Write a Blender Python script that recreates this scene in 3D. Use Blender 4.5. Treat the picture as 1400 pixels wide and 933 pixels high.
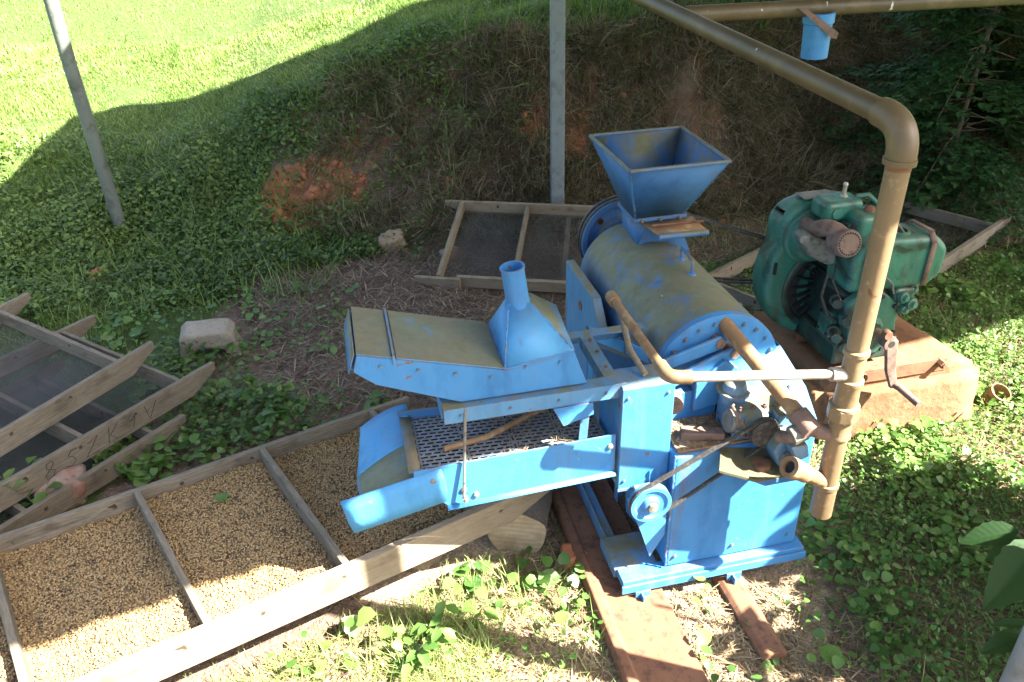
import bpy, bmesh, math, random
import numpy as np
from mathutils import Vector, Matrix
random.seed(7); rng = np.random.default_rng(11)
for o in list(bpy.data.objects): bpy.data.objects.remove(o)
scene = bpy.context.scene; COL = scene.collection

# ------------------------------------------------------------------ camera
H, F, CX, CY = 2.4, 1088.0, 700.0, 466.5
Dn = np.array([60., -1834., 1088.]); Dn /= np.linalg.norm(Dn)      # nadir direction in camera (right, up, forward)
Zc = -Dn; Yc = np.array([0, 0, 1.]) - Zc*Zc[2]; Yc /= np.linalg.norm(Yc); Xc = -np.cross(Yc, Zc)
if Xc[0] < 0: Xc = -Xc
RC = np.array([Xc, Yc, Zc]); CAM = np.array([0, 0, H])
cam = bpy.data.cameras.new('camera'); cam.sensor_width = 36; cam.lens = 36*F/1400; cam.clip_start = .05; cam.clip_end = 600
camo = bpy.data.objects.new('camera', cam); COL.objects.link(camo)
M = Matrix.Identity(4)
for i in range(3):
    M[i][0], M[i][1], M[i][2], M[i][3] = RC[i, 0], RC[i, 1], -RC[i, 2], CAM[i]
camo.matrix_world = M; scene.camera = camo
def ray(x, y): return RC @ np.array([(x-CX)/F, -(y-CY)/F, 1.])
def gz(x, y, z=0.): d = ray(x, y); return CAM + d*(z-H)/d[2]
def project(P):
    c = (np.asarray(P, float)-CAM) @ RC; return CX+F*c[:, 0]/c[:, 2], CY-F*c[:, 1]/c[:, 2]

# ------------------------------------------------------------------ sky, sun, exposure
SUN = Vector((.3295, -.11, .35)).normalized()
world = bpy.data.worlds.new('World'); scene.world = world; world.use_nodes = True
wn = world.node_tree; bg = wn.nodes['Background']
sky = wn.nodes.new('ShaderNodeTexSky'); sky.sky_type = 'NISHITA'; sky.sun_disc = False; sky.ozone_density = .4; sky.dust_density = 3.5
sky.sun_elevation = math.asin(SUN.z); sky.sun_rotation = math.atan2(SUN.x, SUN.y)
wn.links.new(sky.outputs[0], bg.inputs[0]); bg.inputs[1].default_value = .055
sl = bpy.data.lights.new('sun', 'SUN'); sl.energy = 5.0; sl.angle = math.radians(.53); sl.color = (1, .95, .85)
so = bpy.data.objects.new('sun', sl); COL.objects.link(so); so.rotation_euler = SUN.to_track_quat('Z', 'Y').to_euler(); so.location = (6, -4, 9)
scene.view_settings.view_transform = 'Standard'; scene.view_settings.look = 'None'
scene.view_settings.exposure = 3.5; scene.view_settings.gamma = 1
scene.render.engine = 'CYCLES'

# ------------------------------------------------------------------ material helpers
MATS = {}
class NT:
    def __init__(s, name):
        s.m = bpy.data.materials.new(name); s.m.use_nodes = True; s.t = s.m.node_tree; s.n = s.t.nodes
        s.b = s.n['Principled BSDF']; s.o = s.n['Material Output']
        s.tc = s.n.new('ShaderNodeTexCoord'); s.geo = s.n.new('ShaderNodeNewGeometry')
    def l(s, a, b): s.t.links.new(a, b)
    def vec(s, scale=(1, 1, 1), src='Object'):
        mp = s.n.new('ShaderNodeMapping'); mp.inputs['Scale'].default_value = scale
        s.l(s.tc.outputs[src] if src != 'Position' else s.geo.outputs['Position'], mp.inputs['Vector']); return mp.outputs[0]
    def noise(s, scale, detail=4, stretch=(1, 1, 1), src='Object', rough=.6, dist=0):
        nd = s.n.new('ShaderNodeTexNoise'); nd.inputs['Scale'].default_value = scale; nd.inputs['Detail'].default_value = detail
        nd.inputs['Roughness'].default_value = rough; nd.inputs['Distortion'].default_value = dist
        s.l(s.vec(stretch, src), nd.inputs['Vector']); return nd.outputs['Fac']
    def ramp(s, f, lo, hi, a=0., b=1.):
        r = s.n.new('ShaderNodeMapRange'); r.inputs['From Min'].default_value = lo; r.inputs['From Max'].default_value = hi
        r.inputs['To Min'].default_value = a; r.inputs['To Max'].default_value = b; r.clamp = True
        s.l(f, r.inputs['Value']); return r.outputs[0]
    def math(s, op, a, b):
        r = s.n.new('ShaderNodeMath'); r.operation = op
        for i, v in enumerate((a, b)):
            if hasattr(v, 'links'): s.l(v, r.inputs[i])
            else: r.inputs[i].default_value = v
        return r.outputs[0]
    def mix(s, f, a, b, mode='MIX'):
        r = s.n.new('ShaderNodeMix'); r.data_type = 'RGBA'; r.blend_type = mode
        for k, v in ((0, f), (6, a), (7, b)):
            if hasattr(v, 'links'): s.l(v, r.inputs[k])
            elif k == 0: r.inputs[0].default_value = v
            else: r.inputs[k].default_value = (*v, 1) if len(v) == 3 else v
        return r.outputs[2]
    def up(s, lo=.3, hi=.9):
        sp = s.n.new('ShaderNodeSeparateXYZ'); s.l(s.geo.outputs['Normal'], sp.inputs[0]); return s.ramp(sp.outputs[2], lo, hi)
    def attr(s, name):
        a = s.n.new('ShaderNodeAttribute'); a.attribute_name = name; return a
    def bump(s, f, strength=.3, dist=.01):
        b = s.n.new('ShaderNodeBump'); b.inputs['Strength'].default_value = strength; b.inputs['Distance'].default_value = dist
        s.l(f, b.inputs['Height']); s.l(b.outputs[0], s.b.inputs['Normal'])
    def fin(s, col, rough=.6, metal=0., spec=.5):
        if hasattr(col, 'links'): s.l(col, s.b.inputs['Base Color'])
        else: s.b.inputs['Base Color'].default_value = (*col, 1)
        if hasattr(rough, 'links'): s.l(rough, s.b.inputs['Roughness'])
        else: s.b.inputs['Roughness'].default_value = rough
        s.b.inputs['Metallic'].default_value = metal; s.b.inputs['Specular IOR Level'].default_value = spec
        MATS[s.m.name] = s.m; return s.m

def worn_paint(name, base, dark, light, rust=.0, olive=0., dirt=.35, rough=.6, scale=1., seed=(1, 1, 1), edge=.8, grease=0.):
    t = NT(name)
    n1 = t.noise(3*scale, 5, seed); c = t.mix(t.ramp(n1, .3, .75), base, light)
    n2 = t.noise(11*scale, 6, (1, 1, .35)); c = t.mix(t.ramp(n2, .52, .75, 0, .75), c, dark)
    if olive:
        n3 = t.noise(4.5*scale, 6, (1.6, 1., .55), dist=.8); n3b = t.noise(13, 5)
        m = t.math('MULTIPLY', t.ramp(t.math('ADD', n3, t.math('MULTIPLY', n3b, .35)), .60-.22*olive, .78-.2*olive), t.up(.05, .6))
        oc = t.mix(t.noise(40, 3), (.075, .078, .018), (.17, .155, .05)); c = t.mix(t.math('MULTIPLY', m, .88), c, oc)
    if edge:
        bv = t.n.new('ShaderNodeBevel'); bv.samples = 4; bv.inputs['Radius'].default_value = .009
        dt_ = t.n.new('ShaderNodeVectorMath'); dt_.operation = 'DOT_PRODUCT'; t.l(bv.outputs[0], dt_.inputs[0]); t.l(t.geo.outputs['True Normal'], dt_.inputs[1])
        em = t.math('MULTIPLY', t.ramp(dt_.outputs['Value'], .995, .90), t.ramp(t.noise(24, 5), .42, .58)); c = t.mix(t.math('MULTIPLY', em, edge), c, (.13, .085, .055))
        sc = t.noise(70, 2, (1, 1, .06)); c = t.mix(t.ramp(sc, .66, .74, 0, .35), c, light)
        st = t.noise(16, 4, (1, 1, .08)); c = t.mix(t.ramp(st, .56, .75, 0, .4), c, (.10, .09, .07))
        ch = t.noise(21, 2, dist=.5); c = t.mix(t.ramp(ch, .715, .735, 0, .85), c, (.12, .06, .03))
    rr = t.noise(9, 5, (1, 1, .1), dist=.3); c = t.mix(t.ramp(rr, .63, .74, 0, .55), c, (.11, .06, .03))
    if grease:
        gm = t.noise(5.5, 6, dist=.7); c = t.mix(t.ramp(gm, .60-.2*grease, .72-.2*grease, 0, .9), c, (.008, .008, .006))
    n4 = t.noise(55, 3); sp = t.ramp(n4, .66, .72, 0, dirt); c = t.mix(sp, c, (.16, .10, .06))
    if dirt > .2:
        m = t.math('MULTIPLY', t.ramp(t.noise(8, 6), .42, .68), t.up(.55, .95)); c = t.mix(t.math('MULTIPLY', m, dirt), c, (.15, .11, .07))
    if rust:
        n5 = t.noise(7, 8, dist=1.2); c = t.mix(t.ramp(n5, .72-.2*rust, .78-.15*rust), c, (.11, .045, .02))
    t.bump(t.math('ADD', t.math('MULTIPLY', t.noise(26, 4), .25), t.noise(4.5, 2)), .35, .02)
    return t.fin(c, t.ramp(n2, .3, .7, rough-.1, rough+.2))
worn_paint('blue_paint', (.022, .147, .352), (.014, .088, .235), (.036, .18, .40), rust=.12)
worn_paint('blue_paint_sheet', (.038, .20, .41), (.025, .13, .29), (.058, .24, .46), rust=.12, edge=0)
worn_paint('blue_dusty', (.022, .11, .29), (.03, .07, .13), (.05, .14, .27), rust=.15, olive=.72, dirt=.4, rough=.6)
worn_paint('blue_rail', (.045, .16, .31), (.04, .10, .17), (.075, .19, .33), rust=.2, olive=.1, dirt=.45, rough=.6)
worn_paint('blue_lid', (.035, .17, .38), (.03, .10, .2), (.06, .22, .44), rust=.15, olive=1.35, dirt=.5, rough=.65)
worn_paint('blue_lid_sheet', (.035, .17, .38), (.03, .10, .2), (.06, .22, .44), rust=.15, olive=1.35, dirt=.5, rough=.65, edge=0)
worn_paint('blue_dark', (.024, .105, .265), (.018, .06, .15), (.045, .14, .31), rust=.25, olive=.25, dirt=.5)  # darker copy of the blue; shade on hopper and inner parts put into it
worn_paint('blue_dark_sheet', (.024, .105, .265), (.018, .06, .15), (.045, .14, .31), rust=.25, olive=.25, dirt=.5, edge=0)
worn_paint('pump_blue', (.05, .14, .25), (.03, .06, .09), (.10, .19, .29), rust=.45, olive=.3, dirt=.7, rough=.55)
worn_paint('green_paint', (.02, .12, .084), (.009, .04, .028), (.038, .168, .122), rust=.15, dirt=.5, rough=.42, grease=.42)
worn_paint('green_greasy', (.006, .03, .024), (.004, .008, .007), (.012, .065, .05), rust=.2, dirt=.6, rough=.45, grease=.9)
def metal(name, a, b, c3, rough=.7, scale=6., met=0.):
    t = NT(name); n = t.noise(scale, 7); c = t.mix(t.ramp(n, .3, .7), a, b); c = t.mix(t.ramp(t.noise(scale*5, 5), .5, .7), c, c3)
    t.bump(t.noise(scale*9, 5), .25, .006); return t.fin(c, rough, met)
metal('rust', (.125, .052, .025), (.18, .082, .04), (.07, .032, .018), .85)
metal('rust_pipe', (.22, .13, .06), (.15, .075, .03), (.28, .20, .11), .75, 5)
metal('rust_brown', (.12, .07, .05), (.17, .11, .085), (.07, .04, .03), .8)
metal('cast_grey', (.12, .12, .105), (.19, .18, .155), (.07, .05, .035), .65, 8, .2)
metal('roof_metal', (.45, .45, .44), (.52, .52, .5), (.35, .32, .28), .5, 3)  # kept bright so the unseen roof underside bounces light to the back
metal('sieve_steel', (.13, .155, .185), (.18, .20, .22), (.12, .095, .07), .6, 7)
metal('olive_iron', (.05, .047, .02), (.075, .066, .03), (.035, .027, .018), .7)
metal('galvanized', (.30, .275, .23), (.38, .35, .29), (.20, .15, .10), .55, 5, .3)
metal('post_paint', (.13, .155, .165), (.165, .19, .195), (.095, .105, .10), .6, 3)
metal('post_round', (.085, .10, .085), (.13, .148, .125), (.05, .054, .04), .6, 2.5)
t = NT('pvc_tan'); n = t.noise(2.4, 6); c = t.mix(t.ramp(n, .3, .7), (.185, .128, .066), (.125, .08, .037)); c = t.mix(t.ramp(t.noise(7, 6, (1, 1, .12)), .45, .66, 0, .8), c, (.085, .052, .024))
c = t.mix(t.ramp(t.noise(30, 4), .58, .7, 0, .6), c, (.26, .20, .125)); c = t.mix(t.ramp(t.noise(18, 2, dist=.6), .68, .72), c, (.10, .042, .018)); t.bump(t.noise(30, 5), .2, .006); t.fin(c, .6)
metal('pvc_top', (.105, .072, .036), (.075, .05, .023), (.14, .10, .052), .5, 2.2)
t = NT('pvc_soiled'); n = t.noise(2.2, 6); c = t.mix(t.ramp(n, .3, .7), (.088, .06, .028), (.055, .037, .017)); c = t.mix(t.ramp(t.noise(11, 5), .5, .7), c, (.115, .08, .042)); c = t.mix(t.ramp(t.noise(26, 2, (1, 1, .5)), .71, .74), c, (.5, .47, .4)); t.fin(c, .5)
metal('black_rubber', (.018, .016, .014), (.035, .03, .026), (.09, .075, .055), .75, 14)
metal('black', (.008, .008, .008), (.012, .011, .01), (.02, .016, .012), .9)  # thin plates of it also paint the dark inside holes and slots
metal('blue_plastic', (.025, .16, .38), (.035, .20, .44), (.02, .11, .27), .45, 4)
def wood(name, a, b, c3, dark=.5):
    t = NT(name); g = t.noise(9, 6, (1, 14, 14), dist=.4); c = t.mix(t.ramp(g, .3, .72), a, b)
    k = t.noise(30, 4, (1, 16, 16)); c = t.mix(t.ramp(k, .52, .66, 0, dark), c, c3); c = t.mix(t.ramp(t.noise(6, 5, (1, 2.5, 2.5)), .55, .72, 0, .7), c, c3); c = t.mix(t.ramp(t.noise(14, 2), .70, .74, 0, .9), c, (.03, .022, .016))
    s = t.noise(2.2, 4); c = t.mix(t.ramp(s, .5, .8, 0, .5), c, c3)
    t.bump(k, .5, .004); return t.fin(c, .9, 0, .2)
wood('wood_grey', (.125, .103, .075), (.215, .182, .136), (.055, .043, .03))
wood('wood_pale', (.185, .148, .102), (.25, .205, .145), (.095, .07, .045))
wood('wood_dark', (.14, .118, .09), (.21, .18, .14), (.06, .05, .036))
wood('wood_red', (.21, .095, .055), (.28, .135, .08), (.11, .055, .035))
wood('bark', (.10, .08, .06), (.17, .14, .11), (.05, .04, .03))
t = NT('end_grain'); wv = t.n.new('ShaderNodeTexWave'); wv.wave_type = 'RINGS'; wv.rings_direction = 'X'; wv.inputs['Scale'].default_value = 14
wv.inputs['Distortion'].default_value = 3; wv.inputs['Detail'].default_value = 3; t.l(t.tc.outputs['Object'], wv.inputs['Vector'])
c = t.mix(wv.outputs['Fac'], (.27, .21, .14), (.33, .26, .175)); c = t.mix(t.ramp(t.noise(9, 5), .45, .7, 0, .8), c, (.17, .11, .065)); t.fin(c, .9, 0, .2)
def stone(name, a, b, c3, sc=6.):
    t = NT(name); n = t.noise(sc, 8); c = t.mix(t.ramp(n, .32, .68), a, b); c = t.mix(t.ramp(t.noise(sc*7, 4), .55, .7, 0, .6), c, c3)
    t.bump(t.noise(sc*6, 8), .7, .012); return t.fin(c, .95, 0, .2)
stone('concrete_tan', (.15, .072, .036), (.205, .11, .06), (.085, .04, .02), 4)
stone('concrete_grey', (.24, .205, .155), (.33, .285, .22), (.14, .115, .08), 9)
stone('stone_tan', (.23, .165, .11), (.31, .235, .16), (.17, .11, .07), 8)
stone('stone_red', (.30, .25, .21), (.20, .085, .055), (.10, .05, .035), 7)
stone('brick_clay', (.36, .12, .055), (.45, .18, .085), (.20, .075, .04), 7)
# wire screen: threads with open gaps too fine to tell apart
t = NT('screen'); tr = t.n.new('ShaderNodeBsdfTransparent'); mx = t.n.new('ShaderNodeMixShader')
c = t.mix(t.ramp(t.noise(5, 6), .35, .7), (.03, .028, .024), (.085, .08, .07)); t.fin(c, .8)
t.l(t.ramp(t.noise(3, 6),    .3, .75, .30, .62), mx.inputs[0]); t.l(tr.outputs[0], mx.inputs[1]); t.l(t.b.outputs[0], mx.inputs[2]); t.l(mx.outputs[0], t.o.inputs[0])
# charcoal marks
t = NT('charcoal'); t.fin((.03, .026, .022), .95)
# leaves / blades: colour by the per-piece attribute "tint"
def leafmat(name, cols, rough=.5, trans=.35, spec=.35):
    t = NT(name); a = t.attr('tint'); r = t.n.new('ShaderNodeValToRGB'); e = r.color_ramp.elements
    while len(e) < len(cols): e.new(.5)
    for i, cc in enumerate(cols): e[i].position = i/(len(cols)-1); e[i].color = (*cc, 1)
    t.l(a.outputs['Fac'], r.inputs[0]); t.fin(r.outputs[0], rough, 0, spec)
    if trans:
        tr = t.n.new('ShaderNodeBsdfTranslucent'); mx = t.n.new('ShaderNodeMixShader'); mx.inputs[0].default_value = trans
        t.l(t.mix(.5, r.outputs[0], (.16, .30, .03)), tr.inputs[0]); t.l(t.b.outputs[0], mx.inputs[1]); t.l(tr.outputs[0], mx.inputs[2]); t.l(mx.outputs[0], t.o.inputs[0])
    return t.m
leafmat('grass', [(.055, .10, .02), (.11, .18, .034), (.18, .255, .06), (.29, .31, .125)], .55, .35)
leafmat('vine', [(.026, .052, .011), (.05, .09, .017), (.085, .14, .025), (.15, .205, .042)], .5, .3)
leafmat('cover_leaf', [(.035, .085, .02), (.065, .14, .03), (.11, .205, .045), (.19, .27, .08)], .42, .38)
leafmat('dry', [(.075, .048, .028), (.15, .10, .06), (.25, .18, .105), (.36, .29, .19)], .85, .15, .15)
leafmat('bank_dry', [(.06, .043, .027), (.16, .122, .078), (.38, .31, .21), (.085, .11, .04)], .85, .15, .15)
leafmat('litter', [(.07, .047, .033), (.15, .105, .075), (.25, .19, .135), (.42, .34, .25)], .9, .0, .1)
leafmat('frond', [(.014, .04, .016), (.025, .07, .025), (.04, .105, .036), (.065, .145, .05)], .5, .3)
leafmat('coffee_leaf', [(.010, .028, .008), (.016, .046, .012), (.028, .07, .017), (.042, .095, .022)], .6, .25, .2)
leafmat('bean', [(.024, .018, .013), (.20, .125, .052), (.28, .186, .082), (.36, .262, .132)], .6, 0, .3)
# ground: zone attribute painted per vertex from where soil, clay and turf lie
t = NT('ground'); a = t.attr('zone'); sp = t.n.new('ShaderNodeSeparateColor'); t.l(a.outputs['Color'], sp.inputs[0])
n1 = t.noise(3.5, 3, src='Position'); n2 = t.noise(28, 6, src='Position'); n3 = t.noise(90, 4, src='Position')
soil = t.mix(t.ramp(n2, .3, .7), (.10, .066, .047), (.19, .135, .098)); soil = t.mix(t.ramp(n3, .55, .75), soil, (.30, .23, .17))
clay = t.mix(t.ramp(n2, .3, .7), (.235, .085, .042), (.34, .145, .072)); clay = t.mix(t.ramp(n1, .5, .75), clay, (.14, .07, .04))
turf = t.mix(t.ramp(n2, .3, .7), (.035, .060, .016), (.075, .105, .03)); pale = t.mix(t.ramp(n3, .35, .7), (.20, .135, .09), (.42, .33, .235))  # pale: straw ground, with some of the sunlight put into its colour
def zone(f, k): return t.ramp(t.math('ADD', f, t.math('MULTIPLY', t.math('SUBTRACT', n1, .5), k)), .35, .65)
c = t.mix(zone(sp.outputs[0], 1.1), soil, clay); c = t.mix(zone(sp.outputs[1], .7), c, turf); c = t.mix(zone(sp.outputs[2], .7), c, pale)
t.bump(t.math('ADD', n2, t.math('MULTIPLY', n3, .5)), .8, .03); t.fin(c, .95, 0, .15)

# ------------------------------------------------------------------ mesh helpers
class MB:
    def __init__(s): s.v = []; s.f = []
    def add(s, vs, fs):
        b = len(s.v); s.v += [tuple(map(float, p)) for p in vs]; s.f += [tuple(b+i for i in f) for f in fs]; return s
    def box(s, lo, hi):
        x0, y0, z0 = lo; x1, y1, z1 = hi
        return s.add([(x0,y0,z0),(x1,y0,z0),(x1,y1,z0),(x0,y1,z0),(x0,y0,z1),(x1,y0,z1),(x1,y1,z1),(x0,y1,z1)],
                     [(0,3,2,1),(4,5,6,7),(0,1,5,4),(1,2,6,5),(2,3,7,6),(3,0,4,7)])
    def prism(s, poly, ext):
        n = len(poly); e = Vector(ext); a = [Vector(p) for p in poly]
        nn = Vector((0, 0, 0))
        for i in range(n): nn += a[i].cross(a[(i+1) % n])
        if nn.dot(e) > 0: a = a[::-1]
        return s.add(a+[p+e for p in a], [tuple(range(n)), tuple(range(2*n-1, n-1, -1))]+[(i, i+n, (i+1) % n+n, (i+1) % n) for i in range(n)])
    def tube(s, pts, r, n=14, caps=True):
        P = [Vector(p) for p in pts]; m = len(P); R = r if isinstance(r, (list, tuple)) else [r]*m
        T = [((P[min(i+1, m-1)]-P[max(i-1, 0)]).normalized()) for i in range(m)]
        N = T[0].orthogonal().normalized(); vs = []
        for i in range(m):
            N = (N-T[i]*N.dot(T[i])).normalized(); B = T[i].cross(N)
            for k in range(n):
                a = 2*math.pi*k/n; vs.append(P[i]+(N*math.cos(a)+B*math.sin(a))*R[i])
        fs = [(i*n+k, i*n+(k+1) % n, (i+1)*n+(k+1) % n, (i+1)*n+k) for i in range(m-1) for k in range(n)]
        if caps: fs += [tuple(range(n-1, -1, -1)), tuple((m-1)*n+k for k in range(n))]
        return s.add(vs, fs)
    def lathe(s, o, ax, prof, n=28, cap=True):
        o = Vector(o); ax = Vector(ax).normalized(); N = ax.orthogonal().normalized(); B = ax.cross(N); vs = []
        for tt, r in prof:
            for k in range(n):
                a = 2*math.pi*k/n; vs.append(o+ax*tt+(N*math.cos(a)+B*math.sin(a))*r)
        m = len(prof); fs = [(i*n+k, i*n+(k+1) % n, (i+1)*n+(k+1) % n, (i+1)*n+k) for i in range(m-1) for k in range(n)]
        if cap: fs += [tuple(range(n-1, -1, -1)), tuple((m-1)*n+k for k in range(n))]
        return s.add(vs, fs)
    def sheet(s, grid):
        m, n = len(grid), len(grid[0])
        return s.add([p for row in grid for p in row], [(i*n+j, (i+1)*n+j, (i+1)*n+j+1, i*n+j+1) for i in range(m-1) for j in range(n-1)])
    def build(s, name, mat, parent=None, off=(0, 0, 0), bevel=0, solid=0, seg=2, ang=40, sub=0):
        me = bpy.data.meshes.new(name); o3 = Vector(off)
        me.from_pydata([tuple(Vector(p)-o3) for p in s.v], [], s.f)
        bm = bmesh.new(); bm.from_mesh(me); bmesh.ops.recalc_face_normals(bm, faces=bm.faces); bm.to_mesh(me); bm.free()
        me.polygons.foreach_set('use_smooth', [not solid]*len(me.polygons)); me.set_sharp_from_angle(angle=math.radians(ang))
        me.materials.append(MATS[mat+'_sheet' if solid and mat+'_sheet' in MATS else mat]); o = bpy.data.objects.new(name, me); COL.objects.link(o)
        if parent: o.parent = parent
        if solid:
            md = o.modifiers.new('s', 'SOLIDIFY'); md.thickness = solid; md.offset = 0
        if bevel:
            md = o.modifiers.new('b', 'BEVEL'); md.width = bevel; md.segments = seg; md.limit_method = 'ANGLE'; md.angle_limit = math.radians(35); md.harden_normals = True
        return o
def tag(o, label=None, cat=None, group=None, kind=None):
    for k, v in (('label', label), ('category', cat), ('group', group), ('kind', kind)):
        if v: o[k] = v
    return o
def empty(name, loc, rz=0., rot=None):
    o = bpy.data.objects.new(name, None); COL.objects.link(o); o.empty_display_size = .1; o.location = loc
    o.rotation_euler = rot if rot else (0, 0, rz); return o
def arc(p0, p1, p2, r, n=6):
    """fillet path p0-p1-p2"""
    p0, p1, p2 = map(Vector, (p0, p1, p2)); a = (p0-p1).normalized()*r; b = (p2-p1).normalized()*r
    return [p1+a*(1-u)**2+b*u**2 for u in [i/n for i in range(n+1)]]
def board(name, mat, parent, p0, p1, h, th, up=(0, 0, 1), taper=(0, 0), label=None):
    """plank from p0 to p1 (centre of its top edge), height h hanging below, thickness th; local X runs along the grain;
    taper: length of slanting cut under each end"""
    p0, p1 = Vector(p0), Vector(p1); x = (p1-p0); L = x.length; x.normalize(); z = Vector(up); z = (z-x*z.dot(x)).normalized(); y = z.cross(x)
    t0, t1 = taper; prof = []
    prof += [(0, 0), (L, 0)]
    prof += [(L, -h*.35), (L-t1, -h)] if t1 else [(L, -h)]
    prof += [(t0, -h), (0, -h*.35)] if t0 else [(0, -h)]
    b = MB(); b.prism([(a, -th/2, c) for a, c in prof], (0, th, 0))
    # small unevenness so that no two boards are alike
    b.v = [(q[0], q[1]+random.uniform(-1, 1)*.0015, q[2]+random.uniform(-1, 1)*.002) for q in b.v]
    o = b.build(name, mat, parent, bevel=.003, seg=1)
    m = Matrix.Identity(4)
    for i in range(3): m[i][0], m[i][1], m[i][2], m[i][3] = x[i], y[i], z[i], p0[i]
    o.matrix_local = m
    if label: o['label'] = label
    return o
def bulk(name, mat, tv, tf, pos, ax, ay, az, tint, parent=None):
    """many copies of one small template joined in one mesh: tv (k,3), per-copy frame ax, ay, az (N,3) already scaled"""
    N, k = len(pos), len(tv); tv = np.asarray(tv, np.float32)
    V = pos[:, None, :]+tv[None, :, 0, None]*ax[:, None, :]+tv[None, :, 1, None]*ay[:, None, :]+tv[None, :, 2, None]*az[:, None, :]
    me = bpy.data.meshes.new(name); me.vertices.add(N*k); me.vertices.foreach_set('co', V.reshape(-1).astype(np.float32))
    ls = np.array([len(f) for f in tf]); fl = np.concatenate([np.array(f) for f in tf]); nl = len(fl)
    me.loops.add(N*nl); me.polygons.add(N*len(tf))
    me.loops.foreach_set('vertex_index', (fl[None]+np.arange(N)[:, None]*k).reshape(-1).astype(np.int32))
    st = np.concatenate([[0], np.cumsum(ls)[:-1]])
    me.polygons.foreach_set('loop_start', (st[None]+np.arange(N)[:, None]*nl).reshape(-1).astype(np.int32))
    me.polygons.foreach_set('loop_total', np.tile(ls, N).astype(np.int32))
    me.polygons.foreach_set('use_smooth', np.ones(N*len(tf), bool))
    at = me.attributes.new('tint', 'FLOAT', 'POINT'); at.data.foreach_set('value', np.repeat(np.clip(tint, 0, 1), k).astype(np.float32))
    me.update(calc_edges=True); me.materials.append(MATS[mat])
    o = bpy.data.objects.new(name, me); COL.objects.link(o)
    if parent: o.parent = parent
    return o
def unit(a): return a/np.maximum(np.linalg.norm(a, axis=-1, keepdims=True), 1e-9)
def frames(up, yaw, lean, size, width=None):
    """frame per copy: az leans away from 'up' by lean along heading yaw; ax is the heading side"""
    N = len(yaw); up = unit(up); h = np.stack([np.cos(yaw), np.sin(yaw), np.zeros(N)], 1); h = unit(h-up*(h*up).sum(1, keepdims=True))
    s = np.cross(up, h); z = up*np.cos(lean)[:, None]+h*np.sin(lean)[:, None]; x = h*np.cos(lean)[:, None]-up*np.sin(lean)[:, None]
    w = size if width is None else width
    return x*size[:, None], s*w[:, None], z*size[:, None]

# ------------------------------------------------------------------ terrain
XB = [-60, -6, -3, -1.6, -.8, .4, 1.5, 3, 5, 60]
YB = [3.2, 4.6, 5.2, 5.45, 5.38, 5.36, 5.6, 6.0, 6.2, 6.5]
HL = [.4, .35, .4, .75, 1.1, 1.3, 1.35, 1.4, 1.45, 2.]
WL = [1.8, 1.7, 1.5, 1.4, 1.45, 1.42, 1.35, 1.25, 1.2, 1.3]
VT = np.random.default_rng(5).random((256, 256))
def vn(x, y):
    xi, yi = np.floor(x).astype(int), np.floor(y).astype(int); fx_, fy_ = x-xi, y-yi; fx_ = fx_*fx_*(3-2*fx_); fy_ = fy_*fy_*(3-2*fy_)
    g = lambda a, b: VT[a % 256, b % 256]
    return (g(xi, yi)*(1-fx_)+g(xi+1, yi)*fx_)*(1-fy_)+(g(xi, yi+1)*(1-fx_)+g(xi+1, yi+1)*fx_)*fy_-.5
def bank_t(x, y):
    yb = np.interp(x, XB, YB); w = np.interp(x, XB, WL); return (y-yb)/w
def terrain(x, y):
    x = np.asarray(x, float); y = np.asarray(y, float)
    h = np.interp(x, XB, HL); w = np.interp(x, XB, WL); tr_ = bank_t(x, y); t = np.clip(tr_, 0, 1)
    q = np.clip((t-.4)/.6, 0, 1)
    f = np.where(t < .4, .18*(t/.4)**1.5, .18+.82*q*(1.25-.25*q))
    e = np.clip((tr_-1)*w, 0, None); z = h*f+4.8*(1-np.exp(-e/30))
    z = z+(.016*np.sin(2.1*x+.7*y)+.012*np.sin(3.7*y-1.3*x+1)+.008*np.sin(7*x+5*y))*np.clip((y-3)/2+.3, .25, 1)
    z = z+np.clip(t*4, 0, 1)*(.05*np.sin(4.3*x+1.)*np.sin(3.1*y)+.03*np.sin(9*x+2*y))*np.exp(-e)
    return z+np.clip(t*5, 0, 1)*np.exp(-1.5*e)*np.where(x > -2.4, 1, .35)*(.20*vn(x*2.3, y*2.6+9)+.11*vn(x*5.5, y*5.5)+.055*vn(x*12, y*12))
def tnormal(x, y, e=.03):
    return unit(np.stack([-(terrain(x+e, y)-terrain(x-e, y))/(2*e), -(terrain(x, y+e)-terrain(x, y-e))/(2*e), np.ones_like(x)], 1))
def hit(px, py):
    d = ray(px, py); tt = np.linspace(.5, 40, 20000); P = CAM+d*tt[:, None]; return P[np.argmax(P[:, 2] < terrain(P[:, 0], P[:, 1]))]
def inpoly(x, y, poly):
    r = np.zeros(np.shape(x), bool); n = len(poly)
    for i in range(n):
        (x1, y1), (x2, y2) = poly[i], poly[(i+1) % n]
        c = ((y1 > y) != (y2 > y)) & (x < (x2-x1)*(y-y1)/((y2-y1) or 1e-9)+x1); r ^= c
    return r
def gpoly(pts): return [tuple(hit(*p)[:2]) for p in pts]
SOIL = gpoly([(320, 400), (480, 360), (600, 372), (800, 395), (1060, 360), (1060, 560), (900, 640), (700, 640), (560, 540), (400, 560), (350, 470)])
PALE = gpoly([(470, 770), (620, 740), (740, 700), (1130, 600), (1150, 720), (1120, 932), (900, 990), (560, 990)])
CLAY = [gpoly(p) for p in ([(345, 290), (372, 240), (440, 205), (500, 235), (495, 285), (450, 308), (380, 310)], [(768, 220), (764, 165), (788, 150), (806, 180), (802, 218)],
                           [(712, 172), (726, 135), (752, 138), (752, 186), (724, 192)], [(430, 225), (470, 160), (590, 130), (610, 200), (500, 240)])]
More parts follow.
